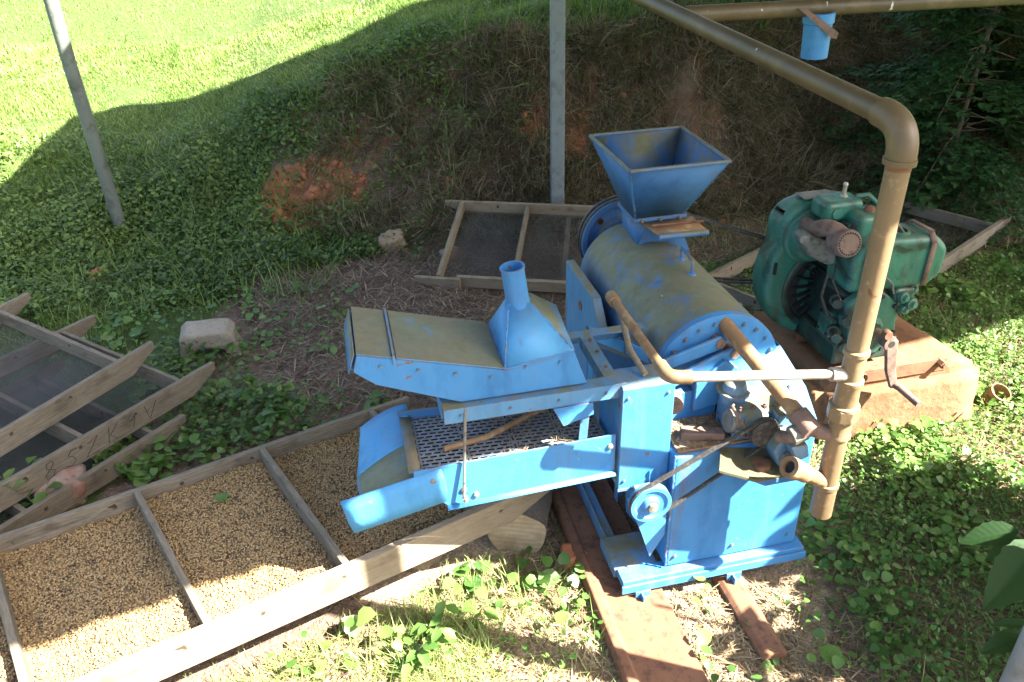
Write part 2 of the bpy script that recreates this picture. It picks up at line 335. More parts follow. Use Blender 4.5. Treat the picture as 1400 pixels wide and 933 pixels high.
def grid_axis(core0, core1, step, far):
    a = list(np.arange(core0, core1+1e-6, step)); d = step
    lo, hi = [core0], [core1]
    while hi[-1] < far: d *= 1.35; hi.append(hi[-1]+d)
    d = step
    while lo[-1] > -far: d *= 1.35; lo.append(lo[-1]-d)
    return np.array(lo[:0:-1]+a+hi[1:])
gx = grid_axis(-5.5, 5.5, .055, 220); gy = grid_axis(.6, 10, .055, 220)
GX, GY = np.meshgrid(gx, gy); fx, fy = GX.ravel(), GY.ravel(); fz = terrain(fx, fy)
nr = rng.normal(0, 1, fx.shape)*.004; core = (abs(fx) < 5.4) & (fy > .7) & (fy < 9.9)
fz = fz+np.where(core, nr*(1+3*np.clip(bank_t(fx, fy), 0, 1)*(bank_t(fx, fy) < 1)), 0)
nx, ny = len(gx), len(gy); me = bpy.data.meshes.new('ground')
idx = (np.arange(ny-1)[:, None]*nx+np.arange(nx-1)[None]).ravel()
me.vertices.add(nx*ny); me.vertices.foreach_set('co', np.stack([fx, fy, fz], 1).ravel().astype(np.float32))
nq = len(idx); me.loops.add(4*nq); me.polygons.add(nq)
me.loops.foreach_set('vertex_index', np.stack([idx, idx+1, idx+nx+1, idx+nx], 1).ravel().astype(np.int32))
me.polygons.foreach_set('loop_start', (np.arange(nq)*4).astype(np.int32)); me.polygons.foreach_set('loop_total', np.full(nq, 4, np.int32))
me.polygons.foreach_set('use_smooth', np.ones(nq, bool))
bt = bank_t(fx, fy)
zc = np.zeros((len(fx), 4), np.float32); zc[:, 3] = 1
face = (bt > .12) & (bt < 1.05) & (fx > -2.3)
zc[:, 0] = np.where(face, .38, 0)
for i, p in enumerate(CLAY): zc[inpoly(fx, fy, p), 0] = .95 if i < 3 else .47
zc[:, 1] = np.where((bt > 1.0) | (fx < -1.9) | (fx > 1.9), .85, .25)
zc[inpoly(fx, fy, SOIL), 1] = 0; zc[face & (fx > -1.2), 1] = .3
for p in CLAY: zc[inpoly(fx, fy, p), 1] = 0
zc[inpoly(fx, fy, PALE), 2] = .8; zc[inpoly(fx, fy, PALE), 1] = .2
ca = me.color_attributes.new('zone', 'FLOAT_COLOR', 'POINT'); ca.data.foreach_set('color', zc.ravel())
me.update(calc_edges=True); me.materials.append(MATS['ground'])
go = bpy.data.objects.new('ground', me); COL.objects.link(go); tag(go, kind='structure')

# ------------------------------------------------------------------ shed roof over the place (only its shadow shows) and its posts
rz = 3.5; rs = (rz-2.9)
roof = empty('shed_roof', (2.2, 5., rz)); tag(roof, 'corrugated sheet roof of the open shed, casting the shade over the machine', 'roof')
NL, NR, FR, FL = [Vector((p[0]+.9414*rs, p[1]-.3143*rs, rz)) for p in ((-.95, .06), (9.5, 4.93), (9.5, 11.3), (-1.8, 6.78))]      # edges traced from shadow edges back to the sun, sides then extended for shade
m = MB(); n = 150
rows = []
for j in (0, .25, .5, .75, 1):
    rows.append([(NL.lerp(NR, i/n)).lerp(FL.lerp(FR, i/n), j)+Vector((0, 0, .018*math.sin(i*math.pi))) + Vector((0, 0, .018*math.sin(i*math.pi/2))) for i in range(n+1)])
m.sheet(rows); m.build('roof_sheet', 'roof_metal', roof, off=(2.2, 5., rz), solid=.004)
for j in (.12, .5, .88):
    m = MB(); m.tube([NL.lerp(FL, j)+Vector((.05, 0, -.075)), NR.lerp(FR, j)+Vector((-.05, 0, -.075))], .05, 8); m.build('purlin', 'wood_grey', roof, off=(2.2, 5., rz))
def post(name, path, r, mat, label, square=False):
    base = Vector(path[0]); b = MB()
    if square:
        b.prism([base+Vector((sx*r, sy*r, 0)) for sx, sy in ((-1, -1), (1, -1), (1, 1), (-1, 1))], Vector(path[-1])-base)
        o = b.build(name, mat, None, off=base, bevel=.012)
    else:
        b.tube(path, r, 18); o = b.build(name, mat, None, off=base)
    o.location = base; tag(o, label, 'post'); return o
lp = hit(168, 318); lx, ly = lp[0], lp[1]
post('shed_post', [(lx, ly, lp[2]-.15), (lx-.012, ly, .7), (lx-.022, ly, 1.3), (lx-.01, ly, 2.2), (lx, ly, 3.1)], .047, 'post_round', 'round grey-green steel post standing in the vines on the slope')
cp = hit(762, 292); post('shed_post', [(cp[0], cp[1], cp[2]-.1), (cp[0], cp[1], rz-.02)], .05, 'post_paint', 'square grey post behind the empty rack at the foot of the bank', True)
bp = gz(1382, 900, .5); post('shed_post', [(bp[0]+.07, bp[1], -.05), (bp[0]+.07, bp[1], rz-.02)], .055, 'post_paint', 'grey post beside the broad-leaved coffee shrub')

# ------------------------------------------------------------------ the blue coffee hulling machine (its own axes: u right, v back, z up)
AZ = math.radians(11.8); OX, OY = .39, 2.065
def W(u, v, z): return Vector((OX+u*math.cos(AZ)-v*math.sin(AZ), OY+u*math.sin(AZ)+v*math.cos(AZ), z))
mach = empty('coffee_huller', (OX, OY, 0), AZ)
tag(mach, 'blue painted coffee hulling machine with hopper, drum, sieve and chutes', 'machine')
def P(mb, name, mat='blue_paint', parent=None, **k): return mb.build(name, mat, parent or mach, **k)
def angle_iron(p0, p1, a, b, th=.006):
    """L section: p0->p1, flange a and flange b vectors"""
    p0, p1, a, b = map(Vector, (p0, p1, a, b)); e = p1-p0; ta = a.normalized()*th; tb = b.normalized()*th
    return MB().prism([p0, p0+a, p0+a+tb, p0+ta+tb, p0+ta+b, p0+b], e)
def bolt(p, ax, r=.012, h=.01, parent=None, mat='cast_grey'):
    m = MB().lathe(p, ax, [(0, r), (h, r), (h, r*.6), (h*1.8, r*.55)], 6); return P(m, 'bolt', mat, parent)

# base
P(MB().box((-.01, .0, .092), (.725, .07, .125)), 'front_sill', bevel=.004)
P(MB().box((-.02, .0705, .078), (.15, .24, .124)), 'sill_plate', 'blue_rail', bevel=.004)
P(MB().box((-.015, -.010, .072), (.73, -.0015, .108)), 'sill_flange', bevel=.002)
for u0 in (.0, .42, .69):
    m = MB(); m.box((u0, .24 if u0 == 0 else .071, .06), (u0+.045, 1.5, .11)); m.box((u0, .24 if u0 == 0 else .071, .11), (u0+.008, 1.5, .125)); P(m, 'base_rail', 'blue_rail', bevel=.003)
for u0 in (.035, .40):
    m = MB(); m.box((u0, -.045, .035), (u0+.06, -.013, .042)); m.box((u0+.02, -.045, -.005), (u0+.028, -.013, .076)); m.box((u0, -.020, .0), (u0+.06, -.013, .08)); P(m, 'foot_bracket', bevel=.002)
# cabinet under the pump
cab = MB(); cab.box((.165, .03, .125), (.70, .50, .655)); cab = P(cab, 'cabinet', bevel=.014, seg=3)
P(MB().box((.18, .045, .6555), (.69, .30, .664)), 'deck', 'rust_pipe', cab, bevel=.002)
m = MB(); m.prism([(.13, .10, .5), (.13, .42, .5), (.13, .36, .12), (.13, .14, .2)], (.024, 0, 0)); P(m, 'side_plate', 'blue_paint', cab, bevel=.002)
for k in range(3): bolt((.15, .12+.05*k, .22), (-1, 0, 0), .012, .012, cab, 'blue_dusty')
# housing behind
hs = P(MB().box((.19, .302, .60), (.655, 1.22, .79)), 'drum_housing', 'blue_paint', bevel=.008)
P(MB().box((.195, .502, .126), (.65, 1.18, .60)), 'lower_housing', 'blue_dark', bevel=.006)
m = MB(); m.sheet([[(.44, .298, .84), (.55, .298, .86), (.668, .298, .865)], [(.44, .20, .74), (.58, .20, .745), (.738, .20, .735)], [(.44, .10, .668), (.58, .085, .668), (.718, .06, .668)]]); P(m, 'front_slope', 'blue_paint', solid=.006, ang=20)
m = MB(); m.prism([(.70, .06, .45), (.70, .06, .66), (.735, .20, .735), (.668, .30, .865), (.668, .48, .865), (.70, .48, .45)], (.004, 0, 0)); P(m, 'side_wing', 'blue_paint', bevel=.001)
# drum
dc = (.42, .79); R = .238
dr = P(MB().lathe((dc[0], .32, dc[1]), (0, 1, 0), [(0, R), (.02, R), (.88, R), (.90, R-.004)], 56), 'drum', 'blue_dusty')
P(MB().lathe((dc[0], .285, dc[1]), (0, 1, 0), [(0, R-.012), (.006, R+.006), (.036, R+.006)], 56), 'drum_end_plate', 'blue_paint', dr, bevel=.002)
P(MB().lathe((dc[0], .315, dc[1]), (0, 1, 0), [(0, R+.0035), (.03, R+.0035)], 56), 'drum_band', 'blue_dusty', dr)
hz = lambda u: dc[1]+math.sqrt(R*R-(u-dc[0])**2)
h1, h2 = Vector((.478, .79, hz(.478)-.004)), Vector((.458, .64, hz(.458)-.004))
P(MB().tube([h1, h1+Vector((0, 0, .03))]+arc(h1+Vector((0, 0, .03)), h1+Vector((0, 0, .055)), h2+Vector((0, 0, .055)), .02)+arc(h1+Vector((0, 0, .055)), h2+Vector((0, 0, .055)), h2, .02)+[h2], .0065, 8), 'drum_handle', 'blue_dark', dr)
for hh in (h1, h2): P(MB().lathe(hh-Vector((0, 0, .004)), (.1, 0, 1), [(0, .02), (.012, .016), (.014, .006)], 12), 'handle_foot', 'blue_paint', dr)
for (uu, vv) in ((.36, .93), (.52, .93), (.60, .5), (.30, .55), (.44, 1.0)): P(MB().lathe((uu, vv, hz(uu)-.003), (uu-dc[0], 0, hz(uu)-dc[1]), [(0, .009), (.008, .007)], 8), 'rivet', 'cast_grey', dr)
# hopper
zt, zb = 1.41, 1.13
T4 = [(.24, 1.28, zt), (.655, 1.28, zt), (.645, .79, zt), (.24, .79, zt)]; B4 = [(.355, 1.17, zb), (.565, 1.17, zb), (.56, .99, zb), (.352, .99, zb)]
m = MB()
for i in range(4): j = (i+1) % 4; m.sheet([[T4[i], T4[j]], [B4[i], B4[j]]])
hp = P(m, 'hopper', 'blue_dark', solid=.005)
m = MB()
for i in range(4):
    j = (i+1) % 4; a, b = Vector(T4[i]), Vector(T4[j]); m.tube([a, b], .008, 8)
P(m, 'hopper_rim', 'blue_dusty', hp)
m = MB()
nb = [(.375, 1.18, .97), (.56, 1.18, .97), (.555, .985, 1.0), (.36, .985, 1.0)]
for i in range(4): j = (i+1) % 4; m.sheet([[(B4[i][0], B4[i][1], zb-.0), (B4[j][0], B4[j][1], zb)], [nb[i], nb[j]]])
nk = P(m, 'hopper_neck', 'blue_dark', solid=.006)
P(MB().box((.34, .975, zb-.012), (.575, 1.185, zb+.004)), 'neck_flange', 'blue_dark', nk, bevel=.002)
m = MB(); m.sheet([[(.37, .985, 1.115), (.60, .985, 1.115)], [(.405, .86, 1.10), (.62, .86, 1.095)]])
sg = P(m, 'slide_gate', 'rust_pipe', nk, solid=.006)
P(MB().tube([(.405, .86, 1.095), (.62, .86, 1.092)], .013, 12), 'gate_lip', 'blue_dark', nk)
P(MB().tube([(.40, .93, 1.118), (.63, .93, 1.112)], .006, 6), 'gate_pin', 'rust', nk)
m = MB(); m.prism([(.35, .976, .99), (.40, .976, 1.10), (.54, .976, 1.10), (.60, .976, .96), (.42, .976, 1.03)], (0, -.008, 0)); P(m, 'neck_gusset', 'blue_dark', nk, bevel=.002)
# big belt wheel behind the hopper
wc = (.415, 1.34, .895)
fw = P(MB().lathe(wc, (0, 1, 0), [(0, .02), (.0, .075), (-.018, .085), (-.018, .10), (.0, .11), (.004, .155), (-.024, .168), (-.026, .19), (-.012, .196), (.0, .186), (.012, .186), (.024, .196), (.038, .196), (.04, .165), (.03, .15), (.03, .02)], 64, False), 'belt_wheel', 'blue_dark')
for k in range(6):
    a = k*math.pi/3+.3; P(MB().lathe((wc[0]+.132*math.cos(a), wc[1]+.004, wc[2]+.132*math.sin(a)), (0, -1, 0), [(0, .019), (.004, .019), (.004, .014)], 14), 'hole_rim', 'rust', fw); P(MB().lathe((wc[0]+.132*math.cos(a), wc[1]-.0005, wc[2]+.132*math.sin(a)), (0, -1, 0), [(0, .013), (.0008, .013)], 14), 'wheel_hole', 'black', fw)
P(MB().tube([(wc[0], 1.19, wc[2]), (wc[0], 1.42, wc[2])], .022, 14), 'shaft', 'cast_grey', fw)
P(MB().box((.335, 1.205, .80), (.49, 1.29, .93)), 'bearing_block', 'blue_dark', bevel=.01)
P(MB().box((.22, 1.2, .13), (.62, 1.30, .80)), 'rear_stand', 'blue_dark', bevel=.006)
# left fan housing with slot
m = MB(); m.prism([(.045, .62, .2), (.045, .62, .74), (.045, .78, .90), (.045, 1.16, .90), (.045, 1.16, .2)], (.04, 0, 0)); m.v = [(p[0]+.055, p[1], p[2]) for p in m.v]; fh = P(m, 'fan_housing', 'blue_rail', bevel=.006)
P(MB().box((.0945, .69, .655), (.0995, .80, .72)), 'slot', 'black', fh)
P(MB().box((.091, .62, .735), (.0995, .83, .745)), 'slot_lip', 'blue_dusty', fh, bevel=.001)
P(MB().lathe((.0995, .93, .79), (-1, 0, 0), [(0, .02), (.004, .02), (.004, .012)], 14), 'fan_boss', 'rust', fh)
P(MB().prism([(.03, .5, .45), (.19, .3, .45), (.19, .62, .45), (.03, .62, .45)], (0, 0, .4)), 'air_passage', 'blue_dark', bevel=.004)
P(MB().sheet([[(.19, .31, .9), (.02, .56, .9)], [(.19, .31, .55), (.02, .56, .55)]]), 'inner_plate', 'blue_paint', solid=.005)
# upper angle iron frame
P(angle_iron((-.605, .098, .945), (.0, .098, .945), (0, .055, 0), (0, 0, -.055)), 'frame_rail', 'blue_rail', bevel=.0015)
P(angle_iron((-.605, .47, .943), (.19, .47, .943), (0, -.045, 0), (0, 0, -.05)), 'frame_rail', 'blue_rail', bevel=.0015)
P(angle_iron((-.06, .153, .9455), (-.06, .424, .9455), (.045, 0, 0), (0, 0, -.045)), 'frame_rail', 'blue_rail', bevel=.0015)
P(angle_iron((-.608, .153, .9455), (-.608, .424, .9455), (.04, 0, 0), (0, 0, -.07)), 'frame_rail', 'blue_paint', bevel=.0015)
for (uu, vv) in ((-.035, .2), (-.035, .3), (-.035, .38)): bolt((uu, vv, .9515), (0, 0, 1), .007, .004, None, 'rust')
P(angle_iron((.11, .45, .126), (.11, .45, .93), (.035, 0, 0), (0, -.035, 0)), 'frame_leg', 'blue_dark', bevel=.0015)
# upper air duct rising to the left
top = [(-.845, 1.176), (-.735, 1.145), (-.40, 1.05), (-.174, 1.084)]; bot = [(-.128, .952), (-.545, .952), (-.80, 1.062), (-.862, 1.118)]
duct = P(MB().prism([(u, .12, z) for u, z in top+bot], (0, .305, 0)), 'air_duct', 'blue_paint', bevel=.004)
def lid(u0, z0, u1, z1, nm, mt='blue_lid'):
    m = MB(); m.prism([(u0, .118, z0+.002), (u1, .118, z1+.002), (u1, .118, z1+.007), (u0, .118, z0+.007)], (0, .309, 0)); return P(m, nm, mt, duct, bevel=.001)
lid(-.845, 1.176, -.742, 1.147, 'end_lid', 'blue_dusty'); lid(-.73, 1.1435, -.40, 1.0505, 'top_lid')
P(MB().box((-.741, .114, 1.13), (-.733, .43, 1.160)), 'lid_seam', 'blue_rail', duct, bevel=.001)
P(MB().sheet([[(-.852, .122, 1.18), (-.852, .42, 1.18)], [(-.875, .122, 1.115), (-.875, .42, 1.115)]]), 'end_flap', 'blue_dark', duct, solid=.004)
# suction hood
hb = [(-.40, .119, 1.052), (-.174, .119, 1.086), (-.150, .427, 1.086), (-.385, .427, 1.054)]; ha = [(-.355, .245, 1.205), (-.285, .245, 1.21), (-.275, .31, 1.21), (-.345, .31, 1.205)]
m = MB()
for i in range(3): j = i+1; m.sheet([[hb[i], hb[j]], [ha[i], ha[j]]]) if i != 1 else None
m.sheet([[hb[3], hb[0]], [ha[3], ha[0]]]); m.add(ha, [(0, 1, 2, 3)]); hood = P(m, 'suction_hood', 'blue_paint', solid=.005, ang=15)
P(MB().sheet([[hb[1], hb[2]], [ha[1], ha[2]]]), 'hood_slope', 'blue_lid', hood, solid=.005)
pipe = MB().lathe((-.317, .275, 1.195), (-.12, 0, 1), [(0, .045), (.02, .038), (.125, .037), (.128, .041), (.134, .041), (.134, .034), (.03, .033)], 28, False); P(pipe, 'hood_pipe', 'blue_paint', hood)
P(MB().lathe((-.317, .275, 1.2), (-.12, 0, 1), [(0, .034), (.004, .034)], 24), 'pipe_bottom', 'black', hood)
# head panel at the end of the sieve
pn = P(MB().box((-.02, .075, .512), (.163, .082, .935)), 'head_panel', 'blue_paint', bevel=.003)
P(MB().box((-.02, .0825, .512), (-.014, .30, .93)), 'panel_side', 'blue_paint', pn, bevel=.002)
P(MB().box((-.019, .0825, .929), (.164, .20, .937)), 'panel_top', 'blue_rail', pn, bevel=.003)
P(MB().box((.157, .083, .52), (.163, .18, .925)), 'panel_side', 'blue_dark', pn, bevel=.002)
P(MB().box((-.022, .071, .505), (.165, .0745, .515)), 'panel_lip', 'blue_rail', pn)
for vz in (.54, .57): bolt((-.021, .1, vz), (-1, 0, 0), .006, .004, pn)
# sieve tray
sv = empty('sieve_tray', (0, 0, 0)); sv.parent = mach
def zdeck(u): return .675+(-.03-u)*.045
side = [(-.03, .745), (-.72, .728), (-.955, .668), (-.925, .52), (-.618, .562), (-.03, .585)]
m = MB(); m.prism([(u, .092, z) for u, z in side[:2]+[(-.72, .66)]+[(-.618, .562)]+side[5:]], (0, .006, 0)); P(m, 'front_side', 'blue_paint', sv, bevel=.001)
m = MB(); m.sheet([[(-.03, .0915, .588), (-.62, .0915, .562)], [(-.03, .075, .578), (-.62, .075, .553)]]); P(m, 'bottom_flange', 'blue_paint', sv, solid=.004)
m = MB(); m.prism([(-.03, .42, .72), (-.74, .42, .74), (-.74, .42, .66), (-.03, .42, .63)], (0, .006, 0)); P(m, 'back_side', 'blue_dusty', sv, bevel=.001)
P(MB().prism([(-.72, .1, zdeck(-.72)-.03), (-.03, .1, zdeck(-.03)-.03), (-.03, .1, zdeck(-.03)-.036), (-.72, .1, zdeck(-.72)-.036)], (0, .315, 0)), 'sieve_pan', 'black', sv)  # black sheet that paints the shade seen through the slots
# nose chute folded out of sheet
g = []
for i in range(9):
    s = i/8; u = -.62-.335*s; zz = .735-.068*s; g.append([(u-.01, .093-.0*s, zz-.012), (u, .088-.006*s, zz-.055), (u+.005, .086-.002*s, zz-.10), (u+.02*s, .083-.002*s, zz-.145)])
P(MB().sheet(g), 'nose_chute', 'blue_paint', sv, solid=.004)
def scoop(q0, q1, nq):
    g = []
    for i in range(11):
        s = i/10; u = -.70-.225*s; row = []
        for j in range(nq):
            q = q0+(q1-q0)*j/(nq-1); v = .11+.36*q-.02*s; zf = zdeck(-.7)-.012-.10*s**1.6; r = max(0, (q-.5)/.5)
            row.append((u+.05*s*r+(.03*s*(1-q)), v, zf+(.035+.055*s)*r**1.3+.012*math.sin(5*u+9*v)))
        g.append(row)
    return MB().sheet(g)
P(scoop(0, .55, 6), 'scoop_floor', 'blue_lid', sv, solid=.004); P(scoop(.54, 1, 8), 'scoop_back', 'blue_paint', sv, solid=.005)
P(MB().sheet([[(-.735, .10, zdeck(-.73)+.012), (-.735, .425, zdeck(-.73)+.012)], [(-.695, .10, zdeck(-.7)+.012), (-.695, .425, zdeck(-.7)+.012)]]), 'sieve_strip', 'blue_dusty', sv, solid=.004)
# perforated plates with real slots
def slotted(u0, u1, v0, v1, nu, nv):
    m = MB(); du, dv = (u1-u0)/nu, (v1-v0)/nv
    for j in range(nv):
        sh = .5*du*(j % 2)
        for i in range(nu+1):
            a0 = max(u0, u0+i*du-sh); a1 = min(u1, u0+(i+1)*du-sh)
            if a1-a0 < du*.3:
                if a1 > a0: m.add([(a0, v0+j*dv, zdeck(a0)), (a1, v0+j*dv, zdeck(a1)), (a1, v0+(j+1)*dv, zdeck(a1)), (a0, v0+(j+1)*dv, zdeck(a0))], [(0, 1, 2, 3)])
                continue
            b0, b1 = v0+j*dv, v0+(j+1)*dv; ia, ib, ja, jb = a0+.13*du, a1-.13*du, b0+.24*dv, b1-.24*dv
            Z = lambda u: zdeck(u)
            m.add([(a0, b0, Z(a0)), (a1, b0, Z(a1)), (a1, b1, Z(a1)), (a0, b1, Z(a0)), (ia, ja, Z(ia)), (ib, ja, Z(ib)), (ib, jb, Z(ib)), (ia, jb, Z(ia))], [(0, 1, 5, 4), (1, 2, 6, 5), (2, 3, 7, 6), (3, 0, 4, 7)])
    return m
ue = [-.695, -.53, -.36, -.19, -.03]
for i in range(4):
    P(slotted(ue[i]+.006, ue[i+1]-.006, .10, .42, 5, 17), 'sieve_plate', 'sieve_steel', sv, solid=.002)
    P(MB().box((ue[i]-.006, .10, zdeck(ue[i])-.004), (ue[i]+.006, .42, zdeck(ue[i])+.003)), 'sieve_seam', 'sieve_steel', sv)
    for k in range(7): P(MB().box((ue[i]-.003, .125+k*.045, zdeck(ue[i])+.0032), (ue[i]+.003, .15+k*.045, zdeck(ue[i])+.004)), 'seam_slot', 'black', sv)
for u, z in ((-.66, .68), (-.56, .62), (-.52, .59), (-.05, .70)): P(MB().lathe((u, .0915, z), (0, -1, 0), [(0, .011), (.006, .010), (.008, .005)], 10), 'bolt', 'cast_grey', sv)
for u, z0 in ((-.535, .94),):
    P(MB().tube([(u, .10, z0), (u-.03, .07, .60)], .005, 8), 'hanger_rod', 'cast_grey', sv)
    bolt((u-.025, .072, .60), (0, -1, 0), .011, .012, sv)
m = MB(); m.prism([(-.25, .097, .89), (-.115, .097, .892), (-.112, .097, .845), (-.14, .097, .838), (-.215, .097, .815)], (0, -.006, 0)); P(m, 'rail_bracket', 'blue_paint', bevel=.001)
m = MB(); m.prism([(-.17, .1, .585), (-.14, .1, .585), (-.12, .1, .89), (-.15, .1, .89)], (0, .006, 0)); P(m, 'rear_hanger', 'blue_dark', bevel=.001)
# sieve drive pulley + belt to the pump
pc = (.068, -.01, .505); pr = .074; qc = (.462, -.01, .735); qr = .052
pu = P(MB().lathe(pc, (0, -1, 0), [(-.02, .02), (-.02, pr), (-.012, pr), (-.004, pr-.012), (.004, pr), (.012, pr), (.012, pr-.014), (.005, pr-.02), (.005, .034), (.016, .03), (.022, .022), (.022, .01)], 40), 'drive_pulley', 'blue_paint')
P(MB().lathe((pc[0], pc[1]-.02, pc[2]), (0, -1, 0), [(0, .02), (.012, .017), (.014, .008)], 12), 'shaft_end', 'cast_grey', pu)
P(MB().tube([(pc[0], 0, pc[2]), (pc[0], .2, pc[2])], .016, 12), 'pulley_shaft', 'cast_grey', pu)
P(MB().box((.03, .04, .43), (.11, .07, .53)), 'pulley_bearing', 'blue_dark', bevel=.006)
m = MB(); m.prism([(.0, .03, .50), (.152, .03, .50), (.152, .03, .30), (.10, .03, .20), (.06, .03, .33)], (0, .007, 0)); P(m, 'pulley_plate', 'blue_paint', bevel=.001)
def belt(c0, r0, c1, r1, y, wd, th, n=18):
    a = math.atan2(c1[2]-c0[2], c1[0]-c0[0]); d = math.hypot(c1[0]-c0[0], c1[2]-c0[2]); b = math.acos((r0-r1)/d)
    pts = [(c0[0]+r0*math.cos(x), c0[2]+r0*math.sin(x)) for x in np.linspace(a+b, a+2*math.pi-b, n)]+[(c1[0]+r1*math.cos(x), c1[2]+r1*math.sin(x)) for x in np.linspace(a-b, a+b, n)]
    m = MB(); k = len(pts); inn = []
    for i in range(k):
        p, q = pts[i-1], pts[(i+1) % k]; tx, tz = q[0]-p[0], q[1]-p[1]; l = math.hypot(tx, tz); inn.append((pts[i][0]-tz/l*th*-1, pts[i][1]+tx/l*th*-1))
    vs = [(x, y-wd/2, z) for x, z in pts]+[(x, y+wd/2, z) for x, z in pts]+[(x, y-wd/2, z) for x, z in inn]+[(x, y+wd/2, z) for x, z in inn]
    fs = []
    for i in range(k):
        j = (i+1) % k; fs += [(i, j, j+k, i+k), (i+2*k, i+3*k, j+3*k, j+2*k), (i, i+2*k, j+2*k, j), (i+k, j+k, j+3*k, i+3*k)]
    return m.add(vs, fs)
P(belt(pc, pr-.006, qc, qr-.006, -.01, .013, .009), 'pump_belt', 'black_rubber')
# pump on the deck
pump = empty('water_pump', (0, 0, 0)); pump.parent = mach
pl_ = P(MB().lathe(qc, (0, -1, 0), [(-.016, .02), (-.016, qr), (-.01, qr), (-.003, qr-.01), (.004, qr), (.014, qr), (.014, .03), (.014, .012)], 30), 'pump_pulley', 'black_rubber', pump)
m = MB(); m.lathe((.462, .02, .735), (0, 1, 0), [(0, .03), (.02, .05), (.05, .058), (.10, .058), (.115, .066), (.135, .066), (.14, .05), (.19, .045), (.2, .02)], 20); P(m, 'pump_body', 'pump_blue', pump)
P(MB().box((.385, .045, .664), (.60, .205, .785)), 'pump_chest', 'pump_blue', pump, bevel=.022, seg=3)
m = MB(); m.lathe((.425, .15, .775), (-.1, -.1, 1), [(0, .05), (.03, .048), (.032, .056), (.045, .056), (.047, .044), (.075, .036), (.088, .016)], 18); P(m, 'air_chamber', 'pump_blue', pump)
for k in range(5): bolt((.405+.045*k, .06, .784), (0, 0, 1), .009, .009, pump, 'rust_brown')
for k in range(4): bolt((.42+.05*k, .0448, .69+.012*(k % 2)), (0, -1, 0), .009, .009, pump, 'rust_brown')
P(MB().tube([(.58, .12, .77), (.60, .08, .83), (.57, .03, .83), (.55, -.02, .78)], .017, 12), 'delivery_bend', 'pump_blue', pump)
P(MB().tube([(.40, .10, .785), (.37, .06, .81), (.385, .02, .77), (.43, .0, .72)], .006, 8), 'grease_line', 'rust_brown', pump)
P(MB().lathe((.40, .18, .80), (-.6, -.5, 1), [(0, .028), (.012, .028), (.014, .018)], 12), 'ring_bolt', 'rust_pipe', pump)
m = MB(); m.lathe((.41, .07, .735), (-1, 0, .2), [(0, .035), (.03, .032), (.03, .042), (.045, .042)], 12); P(m, 'pump_flange', 'cast_grey', pump, bevel=.003)
m = MB(); m.prism([(.50, -.075, .62), (.565, -.075, .625), (.575, -.075, .69), (.555, -.075, .74), (.50, -.075, .745), (.47, -.075, .69)], (0, .085, 0)); P(m, 'gear_case', 'pump_blue', pump, bevel=.012)
m = MB(); m.prism([(.52, .012, .70), (.60, .012, .70), (.61, .012, .76), (.52, .012, .78)], (0, .10, 0)); P(m, 'valve_box', 'pump_blue', pump, bevel=.008)
m = MB(); m.lathe((.525, -.075, .66), (0, -1, 0), [(0, .034), (.012, .034), (.012, .026), (.03, .022), (.032, .01)], 8); P(m, 'drain_plug', 'cast_grey', pump, bevel=.002)
m = MB(); m.prism([(.545, -.10, .60), (.56, -.10, .605), (.565, -.10, .655), (.55, -.10, .67), (.538, -.10, .64)], (.002, -.012, 0)); P(m, 'wing_nut', 'cast_grey', pump, bevel=.004)
m = MB(); m.prism([(.275, -.075, .648), (.40, -.10, .60), (.55, -.10, .60), (.565, .03, .602), (.33, .03, .655)], (0, 0, .012)); pb = P(m, 'pump_bracket', 'olive_iron', pump, bevel=.002)
m = MB(); m.prism([(.40, -.10, .60), (.55, -.10, .60), (.56, -.10, .575), (.44, -.10, .575)], (0, .012, 0)); P(m, 'bracket_lip', 'blue_dark', pump, bevel=.002)
P(MB().lathe((.45, -.04, .615), (0, 0, 1), [(0, .035), (.014, .033), (.016, .02)], 14), 'bracket_boss', 'rust', pump)
for k in range(4):
    m = MB(); m.box((.38, .05+.04*k, .665), (.55, .06+.04*k, .70)); P(m, 'pump_foot', 'pump_blue', pump, bevel=.003)
m = MB(); m.prism([(.21, .10, .664), (.36, .06, .664), (.375, .10, .664), (.23, .15, .664)], (0, 0, .03)); P(m, 'slide_rail', 'rust_brown', pump, bevel=.006)
# levers on the drum front
for i, (a, b) in enumerate((((.02, .225, .865), (.40, .262, .945)), ((.10, .19, .825), (.45, .245, .905)))):
    a, b = Vector(a), Vector(b); m = MB(); e = (b-a).normalized(); up_ = Vector((0, 0, 1)); nrm = e.cross(up_).normalized()
    m.prism([a-up_*.022, a+up_*.022-e*.0, b+up_*.028, b+e*.03, b-up_*.028], nrm*.016); P(m, 'lever', 'blue_paint', bevel=.006)
    P(MB().lathe(b-nrm*.03, nrm, [(0, .02), (.05, .02), (.05, .012)], 10), 'lever_pivot', 'rust_brown')
m = MB(); m.prism([(.30, .20, .70), (.42, .20, .72), (.46, .20, .86), (.40, .20, .90), (.30, .20, .82)], (0, .09, 0)); P(m, 'lever_bracket', 'blue_paint', bevel=.006)
P(MB().box((.17, .22, .66), (.40, .30, .78)), 'front_step', 'blue_paint', bevel=.005)
P(MB().lathe((.19, .13, .79), (.3, 1, .1), [(0, .034), (.06, .034)], 14), 'counterweight', 'rust_brown', bevel=.004)
m = MB(); m.prism([(.155, .16, .68), (.20, .16, .68), (.21, .16, .75), (.165, .16, .77)], (0, .05, 0)); P(m, 'lever_stop', 'blue_dusty', bevel=.002)
# drive belts to the engine pulley
EP = (1.42, 1.34, .60)
for dy in (-.018, .018):
    P(belt((wc[0], 0, wc[2]), .19, EP, .085, wc[1]+dy+.006, .012, .009, 26), 'drive_belt', 'black_rubber')

